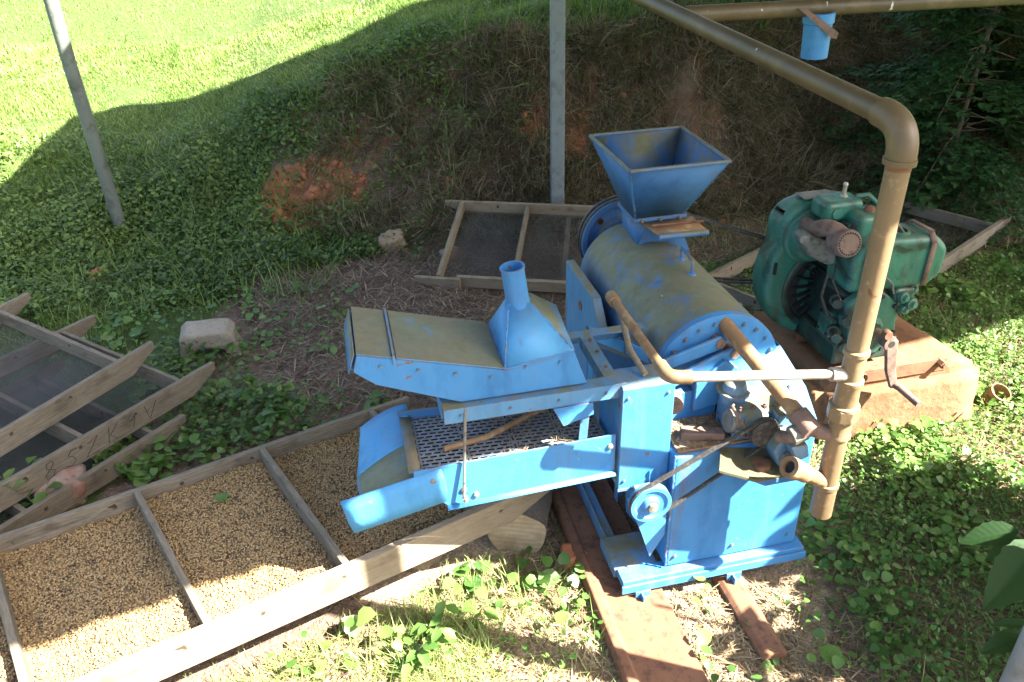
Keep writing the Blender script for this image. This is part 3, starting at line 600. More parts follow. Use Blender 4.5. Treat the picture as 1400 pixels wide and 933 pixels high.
# fasteners and weld beads
for u in np.linspace(-.78, -.22, 6): bolt((u, .1195, 1.176-.0-(u+.845)*.285-.03 if u < -.40 else 1.05), (0, -1, 0), .0065, .004, duct, 'blue_rail')
for (u, z) in ((.20, .18), (.20, .61), (.66, .18), (.66, .61), (.43, .18)): bolt((u, .0297, z), (0, -1, 0), .008, .005, cab, 'blue_rail')
for (u, z) in ((.0, .55), (.14, .55), (.0, .90), (.14, .90)): bolt((u, .0747, z), (0, -1, 0), .007, .004, pn, 'blue_rail')
for u in (.375, .455, .54): bolt((u, .974, 1.124), (0, -1, 0), .008, .006, nk, 'cast_grey')
for k in range(10): a = math.radians(20+140*k/9); bolt((dc[0]+(R-.022)*math.cos(a), .2848, dc[1]+(R-.022)*math.sin(a)), (0, -1, 0), .009, .006, dr, 'blue_rail')
for k in range(4): bolt((-.55+.16*k, .0978, .918), (0, -1, 0), .006, .004, None, 'blue_rail')
def bead(pts, nm='weld_bead', par=None):
    q = []
    for a, b in zip(pts[:-1], pts[1:]):
        a, b = Vector(a), Vector(b); n_ = max(2, int((b-a).length/.012)); q += [a.lerp(b, i/n_)+Vector((rng.normal(0, .0008), rng.normal(0, .0008), rng.normal(0, .0008))) for i in range(n_)]
    return P(MB().tube(q, [.0035+.0015*(i % 2) for i in range(len(q))], 6), nm, 'blue_paint', par)
bead([hb[0], hb[1]], par=hood); bead([hb[3], hb[0]], par=hood); bead([hb[0], ha[0]], par=hood); bead([hb[1], ha[1]], par=hood)
bead([B4[3], T4[3]], par=hp); bead([B4[2], T4[2]], par=hp)
bead([(.165, .029, .66), (.165, .029, .13)], par=cab)

# ------------------------------------------------------------------ concrete plinth and diesel engine
def rough_block(name, mat, poly, z0, z1, off, rz_, label, cat, cuts=10, amp=.012, bev=.03, taper=0., seed=0., parent=None):
    """uneven cast block: extruded outline, subdivided, rounded and pushed about by noise"""
    from mathutils import noise as mn
    bm = bmesh.new(); vs = [bm.verts.new((p[0]-off[0], p[1]-off[1], z0-off[2])) for p in poly]; f = bm.faces.new(vs)
    r = bmesh.ops.extrude_face_region(bm, geom=[f]); c = Vector((sum(p[0] for p in poly)/len(poly)-off[0], sum(p[1] for p in poly)/len(poly)-off[1], 0))
    for v in r['geom']:
        if isinstance(v, bmesh.types.BMVert): v.co.z = z1-off[2]; v.co.x += (c.x-v.co.x)*taper; v.co.y += (c.y-v.co.y)*taper
    bmesh.ops.recalc_face_normals(bm, faces=bm.faces)
    bmesh.ops.bevel(bm, geom=bm.edges[:], offset=bev, segments=2, affect='EDGES')
    bmesh.ops.triangulate(bm, faces=bm.faces[:]); bmesh.ops.subdivide_edges(bm, edges=bm.edges[:], cuts=cuts, use_grid_fill=True)
    for v in bm.verts:
        q = v.co*9+Vector((seed, seed*2, 0)); v.co += Vector((mn.noise(q), mn.noise(q+Vector((7, 0, 0))), mn.noise(q+Vector((0, 9, 0)))))*amp+Vector((mn.noise(q*4), mn.noise(q*4+Vector((3, 1, 0))), mn.noise(q*4+Vector((1, 5, 2)))))*amp*.35
    me = bpy.data.meshes.new(name); bm.to_mesh(me); bm.free(); me.polygons.foreach_set('use_smooth', [True]*len(me.polygons)); me.materials.append(MATS[mat])
    o = bpy.data.objects.new(name, me); COL.objects.link(o)
    if parent: o.parent = parent
    else: o.location = off; o.rotation_euler = (0, 0, rz_); tag(o, label, cat)
    return o
def base(u, v, z): w = W(u, v, z); return (w.x, w.y, w.z)
plinth = rough_block('concrete_plinth', 'concrete_tan', [(-.39, -.23), (.52, -.25), (.42, .62), (-.39, .62)], -.06, .30, (0, 0, 0), AZ, 'low tan concrete block carrying the green engine', 'plinth', 7, .011, .045, .05)
plinth.location = base(1.57, .92, 0)
EO = (1.45, .95, .30)
eng = empty('diesel_engine', base(*EO), AZ); tag(eng, 'green single cylinder diesel engine with starting crank on the concrete block', 'engine')
def E(mb, name, mat='green_paint', parent=None, **k): return mb.build(name, mat, parent or eng, off=EO, **k)
for v0 in (.735, 1.12):
    m = MB(); m.box((1.30, v0, .285), (1.86, v0+.07, .292)); m.box((1.30, v0, .2925), (1.86, v0+.008, .345)); m.box((1.30, v0, .3455), (1.86, v0+.07, .352)); E(m, 'mounting_channel', 'rust', bevel=.001)
for uu in (1.40, 1.82): E(MB().lathe((uu, .725, .335), (0, -1, 0), [(-.02, .02), (.022, .02), (.022, .012), (.03, .012)], 6), 'mounting_nut', 'rust')
E(MB().box((1.30, .82, .352), (1.63, 1.19, .46)), 'engine_foot', 'green_greasy', bevel=.012)
E(MB().box((1.32, .84, .46), (1.60, 1.17, .71)), 'crankcase', 'green_greasy', bevel=.03, seg=3)
gcv = [(1.36, .795, .40), (1.54, .795, .40), (1.585, .795, .50), (1.56, .795, .66), (1.47, .795, .73), (1.37, .795, .70), (1.325, .795, .58)]
gc = E(MB().prism(gcv, (0, .05, 0)), 'gear_cover', 'green_paint', bevel=.012)
for p in gcv: q = Vector((1.45, .795, .56)).lerp(Vector(p), .86); E(MB().lathe(q, (0, -1, 0), [(0, .011), (.01, .011), (.01, .006)], 6), 'cover_bolt', 'black', gc)
E(MB().lathe((1.44, .795, .55), (0, -1, 0), [(0, .06), (.02, .055), (.025, .04), (.05, .036)], 20), 'shaft_boss', 'green_paint', gc)
m = MB(); m.prism([(1.30, .78, .56), (1.40, .76, .60), (1.43, .76, .70), (1.36, .78, .74), (1.29, .79, .68)], (0, .06, 0)); E(m, 'governor_cover', 'green_paint', bevel=.02, seg=3)
# cowl round the flywheel fan
cc = (1.40, .67); pts = [(cc[0]+.315*math.cos(a), cc[1]+.345*math.sin(a)) for a in np.linspace(math.radians(150), math.radians(395), 26)]
pts = pts+[(1.60, .95), (1.52, 1.03), (1.40, 1.055), (1.26, 1.05), (1.18, 1.03), (1.125, .96)]
cw = E(MB().prism([(u, 1.14, z) for u, z in pts], (0, .15, 0)), 'flywheel_cowl', 'green_paint', bevel=.045, seg=4)
E(MB().lathe((1.28, 1.14, .88), (0, -1, 0), [(-.01, .135), (.012, .13), (.02, .115), (.06, .105), (.075, .09), (.075, .02)], 36), 'cowl_ring', 'green_paint', cw, bevel=.004)
E(MB().box((1.24, 1.16, 1.0545), (1.40, 1.25, 1.058)), 'name_plate', 'cast_grey', cw)
E(MB().box((1.122, 1.132, .70), (1.135, 1.139, .76)), 'cowl_slot', 'black', cw)
E(MB().lathe((1.42, 1.14, .60), (0, -1, 0), [(-.01, .235), (.006, .235), (.012, .225), (.012, .205), (.003, .20)], 44, False), 'fan_guard_ring', 'green_greasy', cw)
fwh = E(MB().lathe((1.42, 1.136, .60), (0, -1, 0), [(-.01, .205), (.002, .20), (.002, .16), (-.008, .15), (-.008, .06), (.05, .05), (.06, .03)], 40), 'flywheel', 'black', cw)
for k in range(22):
    a = k*2*math.pi/22; ca_, sa_ = math.cos(a), math.sin(a); m = MB(); m.prism([(1.42+.10*ca_, 1.127, .60+.10*sa_), (1.42+.19*math.cos(a+.12), 1.127, .60+.19*math.sin(a+.12)), (1.42+.19*math.cos(a+.15), 1.127, .60+.19*math.sin(a+.15)), (1.42+.10*math.cos(a+.05), 1.127, .60+.10*math.sin(a+.05))], (0, -.028, 0)); E(m, 'fan_blade', 'black', cw)
m = MB(); m.prism([(1.28, 1.10, 1.0), (1.48, 1.10, 1.0), (1.46, 1.10, 1.045), (1.30, 1.10, 1.045)], (0, .06, 0)); E(m, 'cowl_duct', 'green_paint', cw, bevel=.012)
E(MB().lathe((EP[0], EP[1]-.035, EP[2]), (0, 1, 0), [(0, .03), (0, .09), (.012, .09), (.018, .078), (.026, .09), (.044, .09), (.05, .078), (.058, .09), (.07, .09), (.07, .03)], 32), 'belt_pulley', 'rust_brown', eng)
# cylinder with cooling fins, head, covers
E(MB().box((1.335, .935, .70), (1.525, 1.13, .955)), 'cylinder', 'green_greasy', bevel=.02)
for k in range(8): E(MB().box((1.318, .915, .735+.026*k), (1.542, 1.139, .741+.026*k)), 'cooling_fin', 'green_greasy', bevel=.002)
E(MB().box((1.325, .93, .958), (1.53, 1.135, 1.015)), 'cylinder_head', 'green_greasy', bevel=.01)
rc = E(MB().box((1.245, .99, 1.0), (1.435, 1.13, 1.095)), 'rocker_cover', 'green_paint', bevel=.028, seg=4)
E(MB().lathe((1.365, 1.06, 1.093), (0, 0, 1), [(0, .02), (.008, .018), (.01, .009), (.052, .009), (.056, .012), (.066, .008)], 12), 'cover_stud', 'galvanized', rc)
E(MB().lathe((1.30, .992, 1.045), (0, -1, .1), [(0, .026), (.008, .024), (.008, .014)], 18), 'cover_plug', 'green_paint', rc)
E(MB().tube([(1.42, 1.05, 1.09), (1.47, 1.03, 1.10), (1.52, 1.0, 1.05)], .012, 10), 'breather_pipe', 'green_paint', rc)
ac = E(MB().box((1.345, .88, .93), (1.52, 1.02, 1.06)), 'air_cleaner', 'green_paint', bevel=.03, seg=4)
E(MB().lathe((1.43, .95, 1.057), (0, 0, 1), [(0, .026), (.01, .025), (.022, .016), (.024, .008)], 14), 'cleaner_cap', 'rust', ac)
# fuel tank
tk = [(1.295, .73), (1.70, .715), (1.765, .78), (1.77, .90), (1.70, .965), (1.42, .985), (1.33, .96), (1.285, .88)]
tank = E(MB().prism([(u, .80, z) for u, z in tk], (0, .20, 0)), 'fuel_tank', 'green_paint', bevel=.035, seg=4)
m = MB(); m.tube([(1.345, .793, .735), (1.345, .793, .935)]+arc((1.345, .793, .935), (1.36, .80, .98), (1.42, .805, .99), .03), .005, 6); E(m, 'tank_seam', 'galvanized', tank)
for us in (1.43, 1.665):
    loop = [(us, .792, .735), (us+.006, .792, .94), (us+.004, .83, .985), (us, .96, .985), (us, 1.008, .94), (us, 1.008, .73)]
    m = MB()
    for i in range(len(loop)-1):
        a, b = Vector(loop[i]), Vector(loop[i+1]); m.add([a+Vector((-.014, 0, 0)), a+Vector((.014, 0, 0)), b+Vector((.014, 0, 0)), b+Vector((-.014, 0, 0))], [(0, 1, 2, 3)])
    E(m, 'tank_strap', 'rust_brown' if us > 1.5 else 'green_greasy', tank, solid=.004)
E(MB().lathe((1.545, .875, .968), (0, 0, 1), [(0, .046), (.016, .044), (.018, .034), (.004, .032)], 24, False), 'filler_neck', 'green_paint', tank)
E(MB().lathe((1.545, .875, .9745), (0, 0, 1), [(0, .033), (.005, .033)], 20), 'filler_opening', 'black', tank)
# exhaust
ex = E(MB().tube([(1.22, 1.09, .965), (1.215, 1.0, .97)]+arc((1.215, 1.0, .97), (1.20, .94, 1.02), (1.25, .88, 1.01), .06)+[(1.262, .85, .975)], [.036, .036]+[.038]*7+[.05], 18), 'exhaust_elbow', 'rust_brown')
mu = Vector((1.255, .875, .965)); ma = Vector((-.08, -1, .28)).normalized()
ml = E(MB().lathe(mu, ma, [(-.03, .03), (-.01, .06), (.07, .062), (.082, .055), (.083, .02)], 32), 'muffler', 'rust_brown')
N_ = ma.orthogonal().normalized(); B_ = ma.cross(N_)
for k in range(26):
    a = k*2*math.pi/26; c_ = mu+ma*.0826+(N_*math.cos(a)+B_*math.sin(a))*.047; E(MB().lathe(c_, ma, [(0, .0042), (.0012, .0042)], 6), 'muffler_hole', 'black', ml)
m = MB(); m.prism([(1.11, .96, .965), (1.14, .95, .99), (1.25, .93, .93), (1.33, .92, .90), (1.33, .92, .83), (1.27, .93, .815), (1.17, .95, .87)], (0, .07, 0)); E(m, 'manifold', 'cast_grey', bevel=.018, seg=3)
E(MB().lathe((1.125, .955, .965), (-.3, -1, .1), [(0, .022), (.03, .02), (.032, .01)], 10), 'manifold_plug', 'cast_grey')
# injection pump, pipes and cables
ip = E(MB().box((1.54, .80, .60), (1.65, .90, .725)), 'injection_pump', 'green_paint', bevel=.022, seg=3)
for (a, b, c_, r) in ((1.57, .795, .69, .026), (1.62, .795, .65, .03), (1.645, .84, .70, .028), (1.585, .795, .625, .02)): E(MB().lathe((a, b, c_), (.2, -1, .1), [(0, r), (.02, r), (.022, r*.6), (.036, r*.5)], 12), 'pump_cap', 'green_paint', ip)
E(MB().tube([(1.60, .85, .60), (1.585, .83, .55), (1.56, .83, .52)], [.018, .014, .01], 10), 'pump_drain', 'green_paint', ip)
for pts_ in ([(1.50, .86, .74), (1.55, .80, .70), (1.56, .79, .62), (1.60, .80, .58)], [(1.30, .93, .84), (1.25, .86, .78), (1.28, .82, .70), (1.34, .82, .66)], [(1.50, .85, .73), (1.52, .80, .66), (1.55, .80, .56)], [(1.36, .88, .72), (1.32, .82, .66), (1.36, .79, .58), (1.42, .79, .62)]):
    E(MB().tube(pts_, .0045, 6), 'fuel_pipe', 'black_rubber')
for k in range(9): E(MB().lathe((1.33+.03*k, .838 if k % 2 else .834, .49+.02*(k % 3)), (0, -1, 0), [(0, .009), (.008, .009), (.008, .005), (.014, .005)], 6), 'case_bolt', 'rust_brown' if k % 3 == 0 else 'green_greasy')
for (a, b, c_, l_) in ((1.33, .84, .60, .07), (1.30, .86, .52, .10), (1.34, .83, .46, .05), (1.31, .90, .66, .06)):
    E(MB().lathe((a, b, c_), (-.5, -1, .2), [(0, .03), (.02, .03), (.022, .018), (l_, .015), (l_+.004, .022), (l_+.02, .022)], 10), 'pipe_union', 'green_greasy')
E(MB().box((1.29, .87, .47), (1.325, .97, .60)), 'inspection_door', 'green_paint', bevel=.006)
for (z_, y_) in ((.49, .885), (.58, .885), (.49, .955), (.58, .955)): E(MB().lathe((1.29, y_, z_), (-1, 0, 0), [(0, .008), (.008, .008), (.009, .004)], 6), 'door_bolt', 'black')
sp0 = [(1.36+.012*math.cos(k*.9), .80-.004*k*.6, .78+.012*math.sin(k*.9)) for k in range(34)]; E(MB().tube(sp0, .0025, 5), 'governor_spring', 'cast_grey')
E(MB().tube([(1.37, .80, .80), (1.44, .785, .82), (1.50, .79, .77), (1.53, .80, .71)], .005, 6), 'control_rod', 'cast_grey')
E(MB().tube([(1.47, .93, 1.0), (1.52, .86, 1.02), (1.575, .84, .95), (1.60, .82, .80), (1.60, .82, .72)], .004, 6), 'injector_line', 'cast_grey')
E(MB().tube([(1.25, .90, .80), (1.22, .88, .70), (1.26, .86, .60), (1.33, .84, .56)], .007, 8), 'oil_line', 'black_rubber')
for k in range(5): E(MB().lathe((1.35+.035*k, .914, 1.016), (0, 0, 1), [(0, .009), (.012, .009), (.012, .005), (.024, .005)], 6), 'head_stud', 'rust_brown')
for k in range(8): a = k*math.pi/4; E(MB().lathe((1.28+.118*math.cos(a), 1.131, .88+.118*math.sin(a)), (0, -1, 0), [(0, .007), (.006, .006)], 6), 'ring_screw', 'black', cw)
# crank shaft and starting handle
E(MB().tube([(1.44, .76, .55), (1.445, .655, .548)], .024, 16), 'crank_shaft', 'rust_pipe')
ch = E(MB().lathe((1.445, .70, .548), (0, -1, 0), [(0, .033), (.06, .033), (.062, .018)], 18), 'starting_crank', 'rust_brown')
E(MB().lathe((1.445, .639, .548), (0, -1, 0), [(0, .017), (.0015, .017)], 14), 'crank_socket', 'black', ch)
m = MB(); m.prism([(1.418, .638, .56), (1.478, .638, .565), (1.505, .638, .40), (1.535, .638, .315), (1.50, .638, .30), (1.455, .638, .40)], (0, .022, 0)); E(m, 'crank_arm', 'rust_brown', ch, bevel=.006)
E(MB().tube([(1.516, .65, .318), (1.53, .62, .315), (1.545, .50, .30)], [.017, .017, .016], 14), 'crank_grip', 'rust_brown', ch)
E(MB().lathe((1.415, .66, .60), (0, -1, 0), [(0, .022), (.03, .02)], 10), 'crank_pin', 'rust', ch)
# ------------------------------------------------------------------ rusty bearers under the machine, log, sticks, stones
def bearer(name, mat, prof, v0, v1, label, u0, cat='beam'):
    o = MB().prism([(u, v0, z) for u, z in prof], (0, v1-v0, 0)).build(name, mat, None, off=(u0, v0, 0), bevel=.006)
    w = W(u0, v0, 0); o.location = w; o.rotation_euler = (0, 0, AZ); tag(o, label, cat); return o
bearer('steel_bearer', 'rust', [(-.125, -.06), (.15, -.06), (.15, .052), (-.075, .052), (-.085, .066), (-.115, .066), (-.125, .052)], -.62, 1.55, 'wide rust red steel bearer under the left side of the blue machine', 0)
bearer('steel_bearer', 'rust', [(.37, -.06), (.47, -.06), (.47, .03), (.45, .045), (.39, .045), (.37, .03)], -.36, 1.55, 'narrow rusty steel bearer under the right side of the blue machine', .42)
from mathutils import noise as mnz
lg = empty('log', (-.005, 2.36, 0)); tag(lg, 'sawn log lying under the sieve, its round end showing', 'log')
d = Vector((.16, 1, -.02)).normalized(); lo = Vector((-.005, 2.36, .09)); m = MB(); n = 26; nn_ = d.orthogonal().normalized(); bb = d.cross(nn_); ring = []
for i in range(10):
    row = []
    for k in range(n+1):
        a = 2*math.pi*(k % n)/n; r = .115*(1+.06*math.sin(2*a+1)+.04*math.sin(5*a))+.006*mnz.noise(Vector((a*2, i*.7, 0))); row.append(lo+d*(.07*i)+(nn_*math.cos(a)+bb*math.sin(a))*r-Vector((-.005, 2.36, 0)))
    ring.append(row)
m.sheet(ring); m.build('bark', 'bark', lg)
e0 = [p-d*.001 for p in ring[0][:-1]]; ec = sum(e0, Vector())/n; o = MB().add([(p-ec).to_tuple() for p in e0]+[(0, 0, 0)], [(i, (i+1) % n, n) for i in range(n)]).build('end_grain', 'end_grain', lg); o.location = ec
def stick(name, pts, r, mat, label, cat='stick'):
    P0 = Vector(pts[0]); m = MB(); m.tube([Vector(p)-P0 for p in pts], r, 10); o = m.build(name, mat); o.location = P0; tag(o, label, cat); return o
zd = lambda u: .675+(-.03-u)*.045
stick('stick', [W(-.605, .20, zd(-.6)+.016), W(-.45, .235, zd(-.45)+.017), W(-.27, .335, zd(-.27)+.016), W(-.16, .385, zd(-.16)+.015)], [.011, .0115, .010, .006], 'rust_pipe', 'brown stick lying on the slotted sieve')
def boulder(name, mat, px, py, size, label, cat, sq=(1, 1, .7), sink=.3, seed=0., rzz=0.):
    p = hit(px, py); bm = bmesh.new(); bmesh.ops.create_icosphere(bm, subdivisions=4, radius=1)
    for v in bm.verts:
        q = v.co*1.3+Vector((seed, 0, seed)); k = 1+.28*mnz.noise(q)+.12*mnz.noise(q*2.7)+.04*mnz.noise(q*8)
        c = v.co.copy(); s = max(abs(c.x), abs(c.y), abs(c.z)); c = c.lerp(c/s*.82, .6); v.co = Vector((c.x*sq[0], c.y*sq[1], c.z*sq[2]))*k*size
    me = bpy.data.meshes.new(name); bm.to_mesh(me); bm.free(); me.polygons.foreach_set('use_smooth', [True]*len(me.polygons)); me.materials.append(MATS[mat])
    o = bpy.data.objects.new(name, me); COL.objects.link(o); o.location = (p[0], p[1], p[2]+size*sq[2]*(1-sink)*.8); o.rotation_euler = (0, 0, rzz); tag(o, label, cat); return o
boulder('stone', 'stone_tan', 537, 340, .115, 'rough tan stone on the ground left of the empty rack', 'stone', (1., .8, .75), .3, 1., .2)
boulder('stone', 'stone_red', 92, 685, .105, 'red and white lump of stone between the stacked racks and the coffee tray', 'stone', (1.15, .85, .95), .2, 4., .4)
boulder('brick_piece', 'brick_clay', 133, 382, .065, 'small orange brick fragment in the grass', 'brick', (1.1, .8, .7), .3, 7., .7)
boulder('brick_piece', 'brick_clay', 785, 766, .055, 'orange clay lump among leaves beside the rusty bearer', 'brick', (1, .9, .7), .3, 9.)
boulder('brick_piece', 'brick_clay', 8, 905, .125, 'orange clay block at the outer end of the coffee tray', 'brick', (1, 1, .8), .3, 3., .5)
boulder('stone', 'stone_red', 617, 352, .085, 'brown stone lying under the screen of the empty rack', 'stone', (1, .9, .5), .3, 12., .5)
# grey bridge-shaped concrete block
o = None; pb_ = hit(287, 487); cb = [(-.17, 0), (-.10, 0), (-.085, .075), (-.05, .095), (.05, .095), (.085, .07), (.10, 0), (.17, 0), (.145, .16), (.11, .195), (-.12, .20), (-.155, .165)]
bm = bmesh.new(); vs = [bm.verts.new((a, -.085, b)) for a, b in cb]; f = bm.faces.new(vs); r = bmesh.ops.extrude_face_region(bm, geom=[f])
bmesh.ops.translate(bm, verts=[v for v in r['geom'] if isinstance(v, bmesh.types.BMVert)], vec=(0, .17, 0)); bmesh.ops.recalc_face_normals(bm, faces=bm.faces)
bmesh.ops.bevel(bm, geom=bm.edges[:], offset=.006, segments=1, affect='EDGES'); bmesh.ops.triangulate(bm, faces=bm.faces[:]); bmesh.ops.subdivide_edges(bm, edges=bm.edges[:], cuts=4, use_grid_fill=True)
for v in bm.verts: v.co += Vector((mnz.noise(v.co*14), mnz.noise(v.co*14+Vector((5, 0, 0))), mnz.noise(v.co*14+Vector((0, 5, 0)))))*.009
me = bpy.data.meshes.new('arched_block'); bm.to_mesh(me); bm.free(); me.polygons.foreach_set('use_smooth', [True]*len(me.polygons)); me.materials.append(MATS['concrete_grey'])
o = bpy.data.objects.new('arched_block', me); COL.objects.link(o); o.location = (pb_[0], pb_[1]+.05, pb_[2]-.02); o.rotation_euler = (.08, .03, math.radians(14)); tag(o, 'grey concrete block with an arched underside beside the stacked racks', 'block')
pp = hit(1353, 548); o = MB().lathe((0, 0, 0), (.2, -.5, 1), [(0, .045), (.03, .05), (.09, .052), (.092, .046), (.03, .044), (.02, .02)], 22).build('rusty_can', 'rust_pipe'); o.location = (pp[0], pp[1], pp[2]); tag(o, 'small rusty can in the leaves right of the concrete block', 'can')

# ------------------------------------------------------------------ pipework
PO = (.64, -.15, .455)
pw = empty('water_pipe', base(*PO), AZ)
tag(pw, 'tan pipework rising beside the blue machine with a large elbow at its top', 'pipe')
def Q(mb, name, mat='pvc_tan', parent=None, **k): return mb.build(name, mat, parent or pw, off=PO, **k)
def Wi(x, y, z): dx, dy = x-OX, y-OY; return Vector((dx*math.cos(AZ)+dy*math.sin(AZ), -dx*math.sin(AZ)+dy*math.cos(AZ), z))
bx, by, z0 = PO
Q(MB().lathe(PO, (0, 0, 1), [(0, 0.02909), (0, 0.03679), (0.12, 0.03594), (0.124, 0.03936), (0.138, 0.03936), (0.142, 0.03422), (0.33, 0.03337), (0.335, 0.03936), (0.344, 0.03936), (0.349, 0.03594), (0.404, 0.03594), (0.408, 0.0462), (0.459, 0.0462), (0.463, 0.03765), (0.532, 0.03594), (0.541, 0.04107), (0.555, 0.04021), (0.56, 0.03422), (0.642, 0.03337), (0.647, 0.03936), (0.66, 0.03936), (0.665, 0.03251), (1.24, 0.03251)], 32), 'riser', 'pvc_tan')
Q(MB().lathe((bx, by, z0+.4085), (0, 0, 1), [(0, .050), (.046, .050)], 8), 'union_nut', 'pvc_tan', bevel=.004)
Q(MB().lathe((bx, by, 1.680), (0, 0, 1), [(0, .0336), (.018, .0336)], 28), 'joint_band', 'rust')
fl = Wi(*(CAM+ray(905, 10)*3.17))
el0 = Vector((bx, by, 1.695)); el1 = Vector((bx, by, 1.80)); dirf = (fl-el1).normalized()
Q(MB().tube([el0]+arc(el0, el1, el1+dirf*.105, .088, 10)+[el1+dirf*.105], [.0395]+[.040]*11+[.0395], 28), 'elbow', 'pvc_top')
Q(MB().lathe(el0, (0, 0, 1), [(0, .033), (0, .0435), (.015, .0435), (.017, .0395)], 28), 'elbow_collar', 'pvc_top')
Q(MB().tube([el1+dirf*.09, el1.lerp(fl, .5), fl, fl+dirf*1.4], .0325, 24), 'overhead_run', 'pvc_soiled')
# cross pipe on top, running to the right
j_, k_ = Wi(*(CAM+ray(945, 20)*3.1)), Wi(*(CAM+ray(1330, -1)*3.3)); dj = (k_-j_).normalized()
Q(MB().tube([j_-dj*.03, j_.lerp(k_, .5), k_+dj*.9], .032, 20), 'cross_run', 'pvc_soiled')
# thin branch pipe with elbow
E0 = Vector((.055, -.10, 1.083)); E1 = Vector((bx-.02, by, 1.03)); E2 = Wi(*gz(835, 405, 1.085))
dd = (E1-E0).normalized(); db = (E2-E0).normalized()
Q(MB().tube([E1, E0+dd*.06], .0155, 16), 'branch_pipe', 'galvanized'); Q(MB().tube([E1+dd*.01, E1-dd*.05], .0225, 16), 'branch_socket', 'galvanized')
Q(MB().tube([E0+dd*.07]+arc(E0+dd*.07, E0, E0+db*.07, .034, 8)+[E0+db*.07], .022, 16), 'branch_elbow', 'pvc_tan')
Q(MB().tube([E0+db*.055, E2], .0155, 16), 'branch_pipe', 'rust_pipe'); Q(MB().tube([E2-db*.05, E2], .022, 16), 'branch_socket', 'rust_pipe')
# slanting rusty pipe from the drum to the tee above the pump
s0, s1 = Vector((.43, .30, 1.0)), Vector((.545, -.115, .822)); ds = (s1-s0).normalized()
Q(MB().tube([s0, s1], .027, 20), 'slant_pipe', 'rust_pipe')
Q(MB().tube([s1-ds*.05, s1+ds*.03], .036, 14), 'tee', 'rust_brown', bevel=.003)
Q(MB().tube([s1, Vector((.59, -.13, .80)), Vector((bx, by, .795))], .028, 14), 'tee_arm', 'rust_brown')
Q(MB().tube([s1+Vector((0, .0, -.01)), Vector((.505, -.105, .775)), Vector((.49, -.06, .745))], .02, 12), 'tee_arm', 'rust_brown')
Q(MB().lathe((.515, -.11, .79), (-1, 0, -.35), [(-.03, .033), (.02, .033), (.02, .024)], 8), 'tee_nut', 'cast_grey', bevel=.003)
t0 = Vector((.465, -.175, .715)); t1 = Vector((bx, by, .59)); dt = (t1-t0).normalized()
Q(MB().lathe(t0, dt, [(.035, .019), (.0, .021), (0, .036), (.02, .037), (.06, .032), (.09, .032), (.10, .025), ((t1-t0).length, .025)], 20), 'open_tee', 'rust_pipe')
Q(MB().lathe(t0+dt*.012, dt, [(0, .0215), (.003, .0215)], 16), 'tee_opening', 'black')
m = MB(); m.prism([(.50, -.12, .74), (.56, -.12, .745), (.575, -.12, .69), (.53, -.12, .675)], (0, .05, 0)); Q(m, 'pipe_clamp', 'pump_blue', bevel=.006)
# pale stick leaning under the branch pipe
stick('stick', [E and W(*(E2+Vector((.02, -.03, -.02)))), W(.055, .23, .99), W(.075, .125, .948)], [.010, .011, .010], 'wood_pale', 'pale thin stick leaning on the machine frame below the branch pipe')
# bird droppings on the pipes are flat marks
# blue cup hung from the cross pipe
cu = Vector(CAM+ray(1120, 20)*3.2); o = empty('hanging_cup', cu); tag(o, 'blue plastic pipe socket hanging below the overhead pipe', 'socket')
MB().lathe((0, 0, .01), (.04, .02, -1), [(0, .05), (.002, .062), (.04, .062), (.045, .056), (.175, .053), (.177, .045), (.04, .045)], 26, False).build('cup', 'blue_plastic', o)
MB().lathe((0, 0, .0), (.04, .02, -1), [(.0, .05), (.004, .05)], 20).build('cup_bottom', 'blue_plastic', o)
MB().prism([(-.11, -.066, .035), (-.08, -.066, .035), (.065, -.066, -.06), (.06, -.066, -.085), (.04, -.066, -.08)], (0, .006, 0)).build('strap', 'rust_brown', o)

# ------------------------------------------------------------------ wooden drying racks
def rack(name, label, loc, rot, L, Wd, hgt, mat, tip0, tip1, divs, bh=.1, th=.028, group=None, screen=True, left_mat=None):
    """rack with two long rails along local +X (y=0 and y=Wd), cross boards at divs; top edge at z=hgt"""
    o = empty(name, loc, rot=rot); tag(o, label, 'rack', group)
    for y, mt in ((0, mat), (Wd, left_mat or mat)): board('rail', mt, o, (-tip0, y, hgt), (L+tip1, y, hgt), bh, th, taper=(tip0*.9 if tip0 else 0, tip1*.9 if tip1 else 0))
    for x in divs: board('cross_board', mat, o, (x, th/2, hgt-.006), (x, Wd-th/2, hgt-.006), bh*.8, th*.85)
    if screen:
        m = MB(); nx_, ny_ = 24, 12
        m.sheet([[(L*i/nx_, th/2+(Wd-th)*j/ny_, hgt-bh*.86-.02*math.sin(math.pi*j/ny_)*abs(math.sin(len(divs)*math.pi*i/nx_*.9))) for j in range(ny_+1)] for i in range(nx_+1)])
        m.build('screen', 'screen', o)
    return o
# stack at the left
ra = math.radians(57); GRP = None
rack('drying_rack', 'weathered empty rack lowest of the left stack', gz(251, 566, .13)-np.array([.545*2.15, .839*2.15, .13]), (0, 0, ra), 2.0, 1.03, .13, 'wood_grey', 0, .15, [.02, .7, 1.35, 1.98], group=GRP)
rB = rack('drying_rack', 'weathered empty rack with charcoal lettering on its rail, middle of the stack', gz(291, 494, .25)-np.array([.545*2.18, .839*2.18, .25]), (0, 0, ra), 2.0, 1.03, .25, 'wood_grey', 0, .18, [.02, .9, 1.45, 1.98], .115, group=GRP)
pa = gz(212, 463, .42)
rack('drying_rack', 'weathered empty rack tilted on top of the left stack', (pa[0]-.545*2.18, pa[1]-.839*2.18, pa[2]-.25), (0, math.radians(-3.5), ra), 2.0, 1.10, .115, 'wood_grey', 0, .17, [.02, .7, 1.35, 1.98], .11, group=GRP)
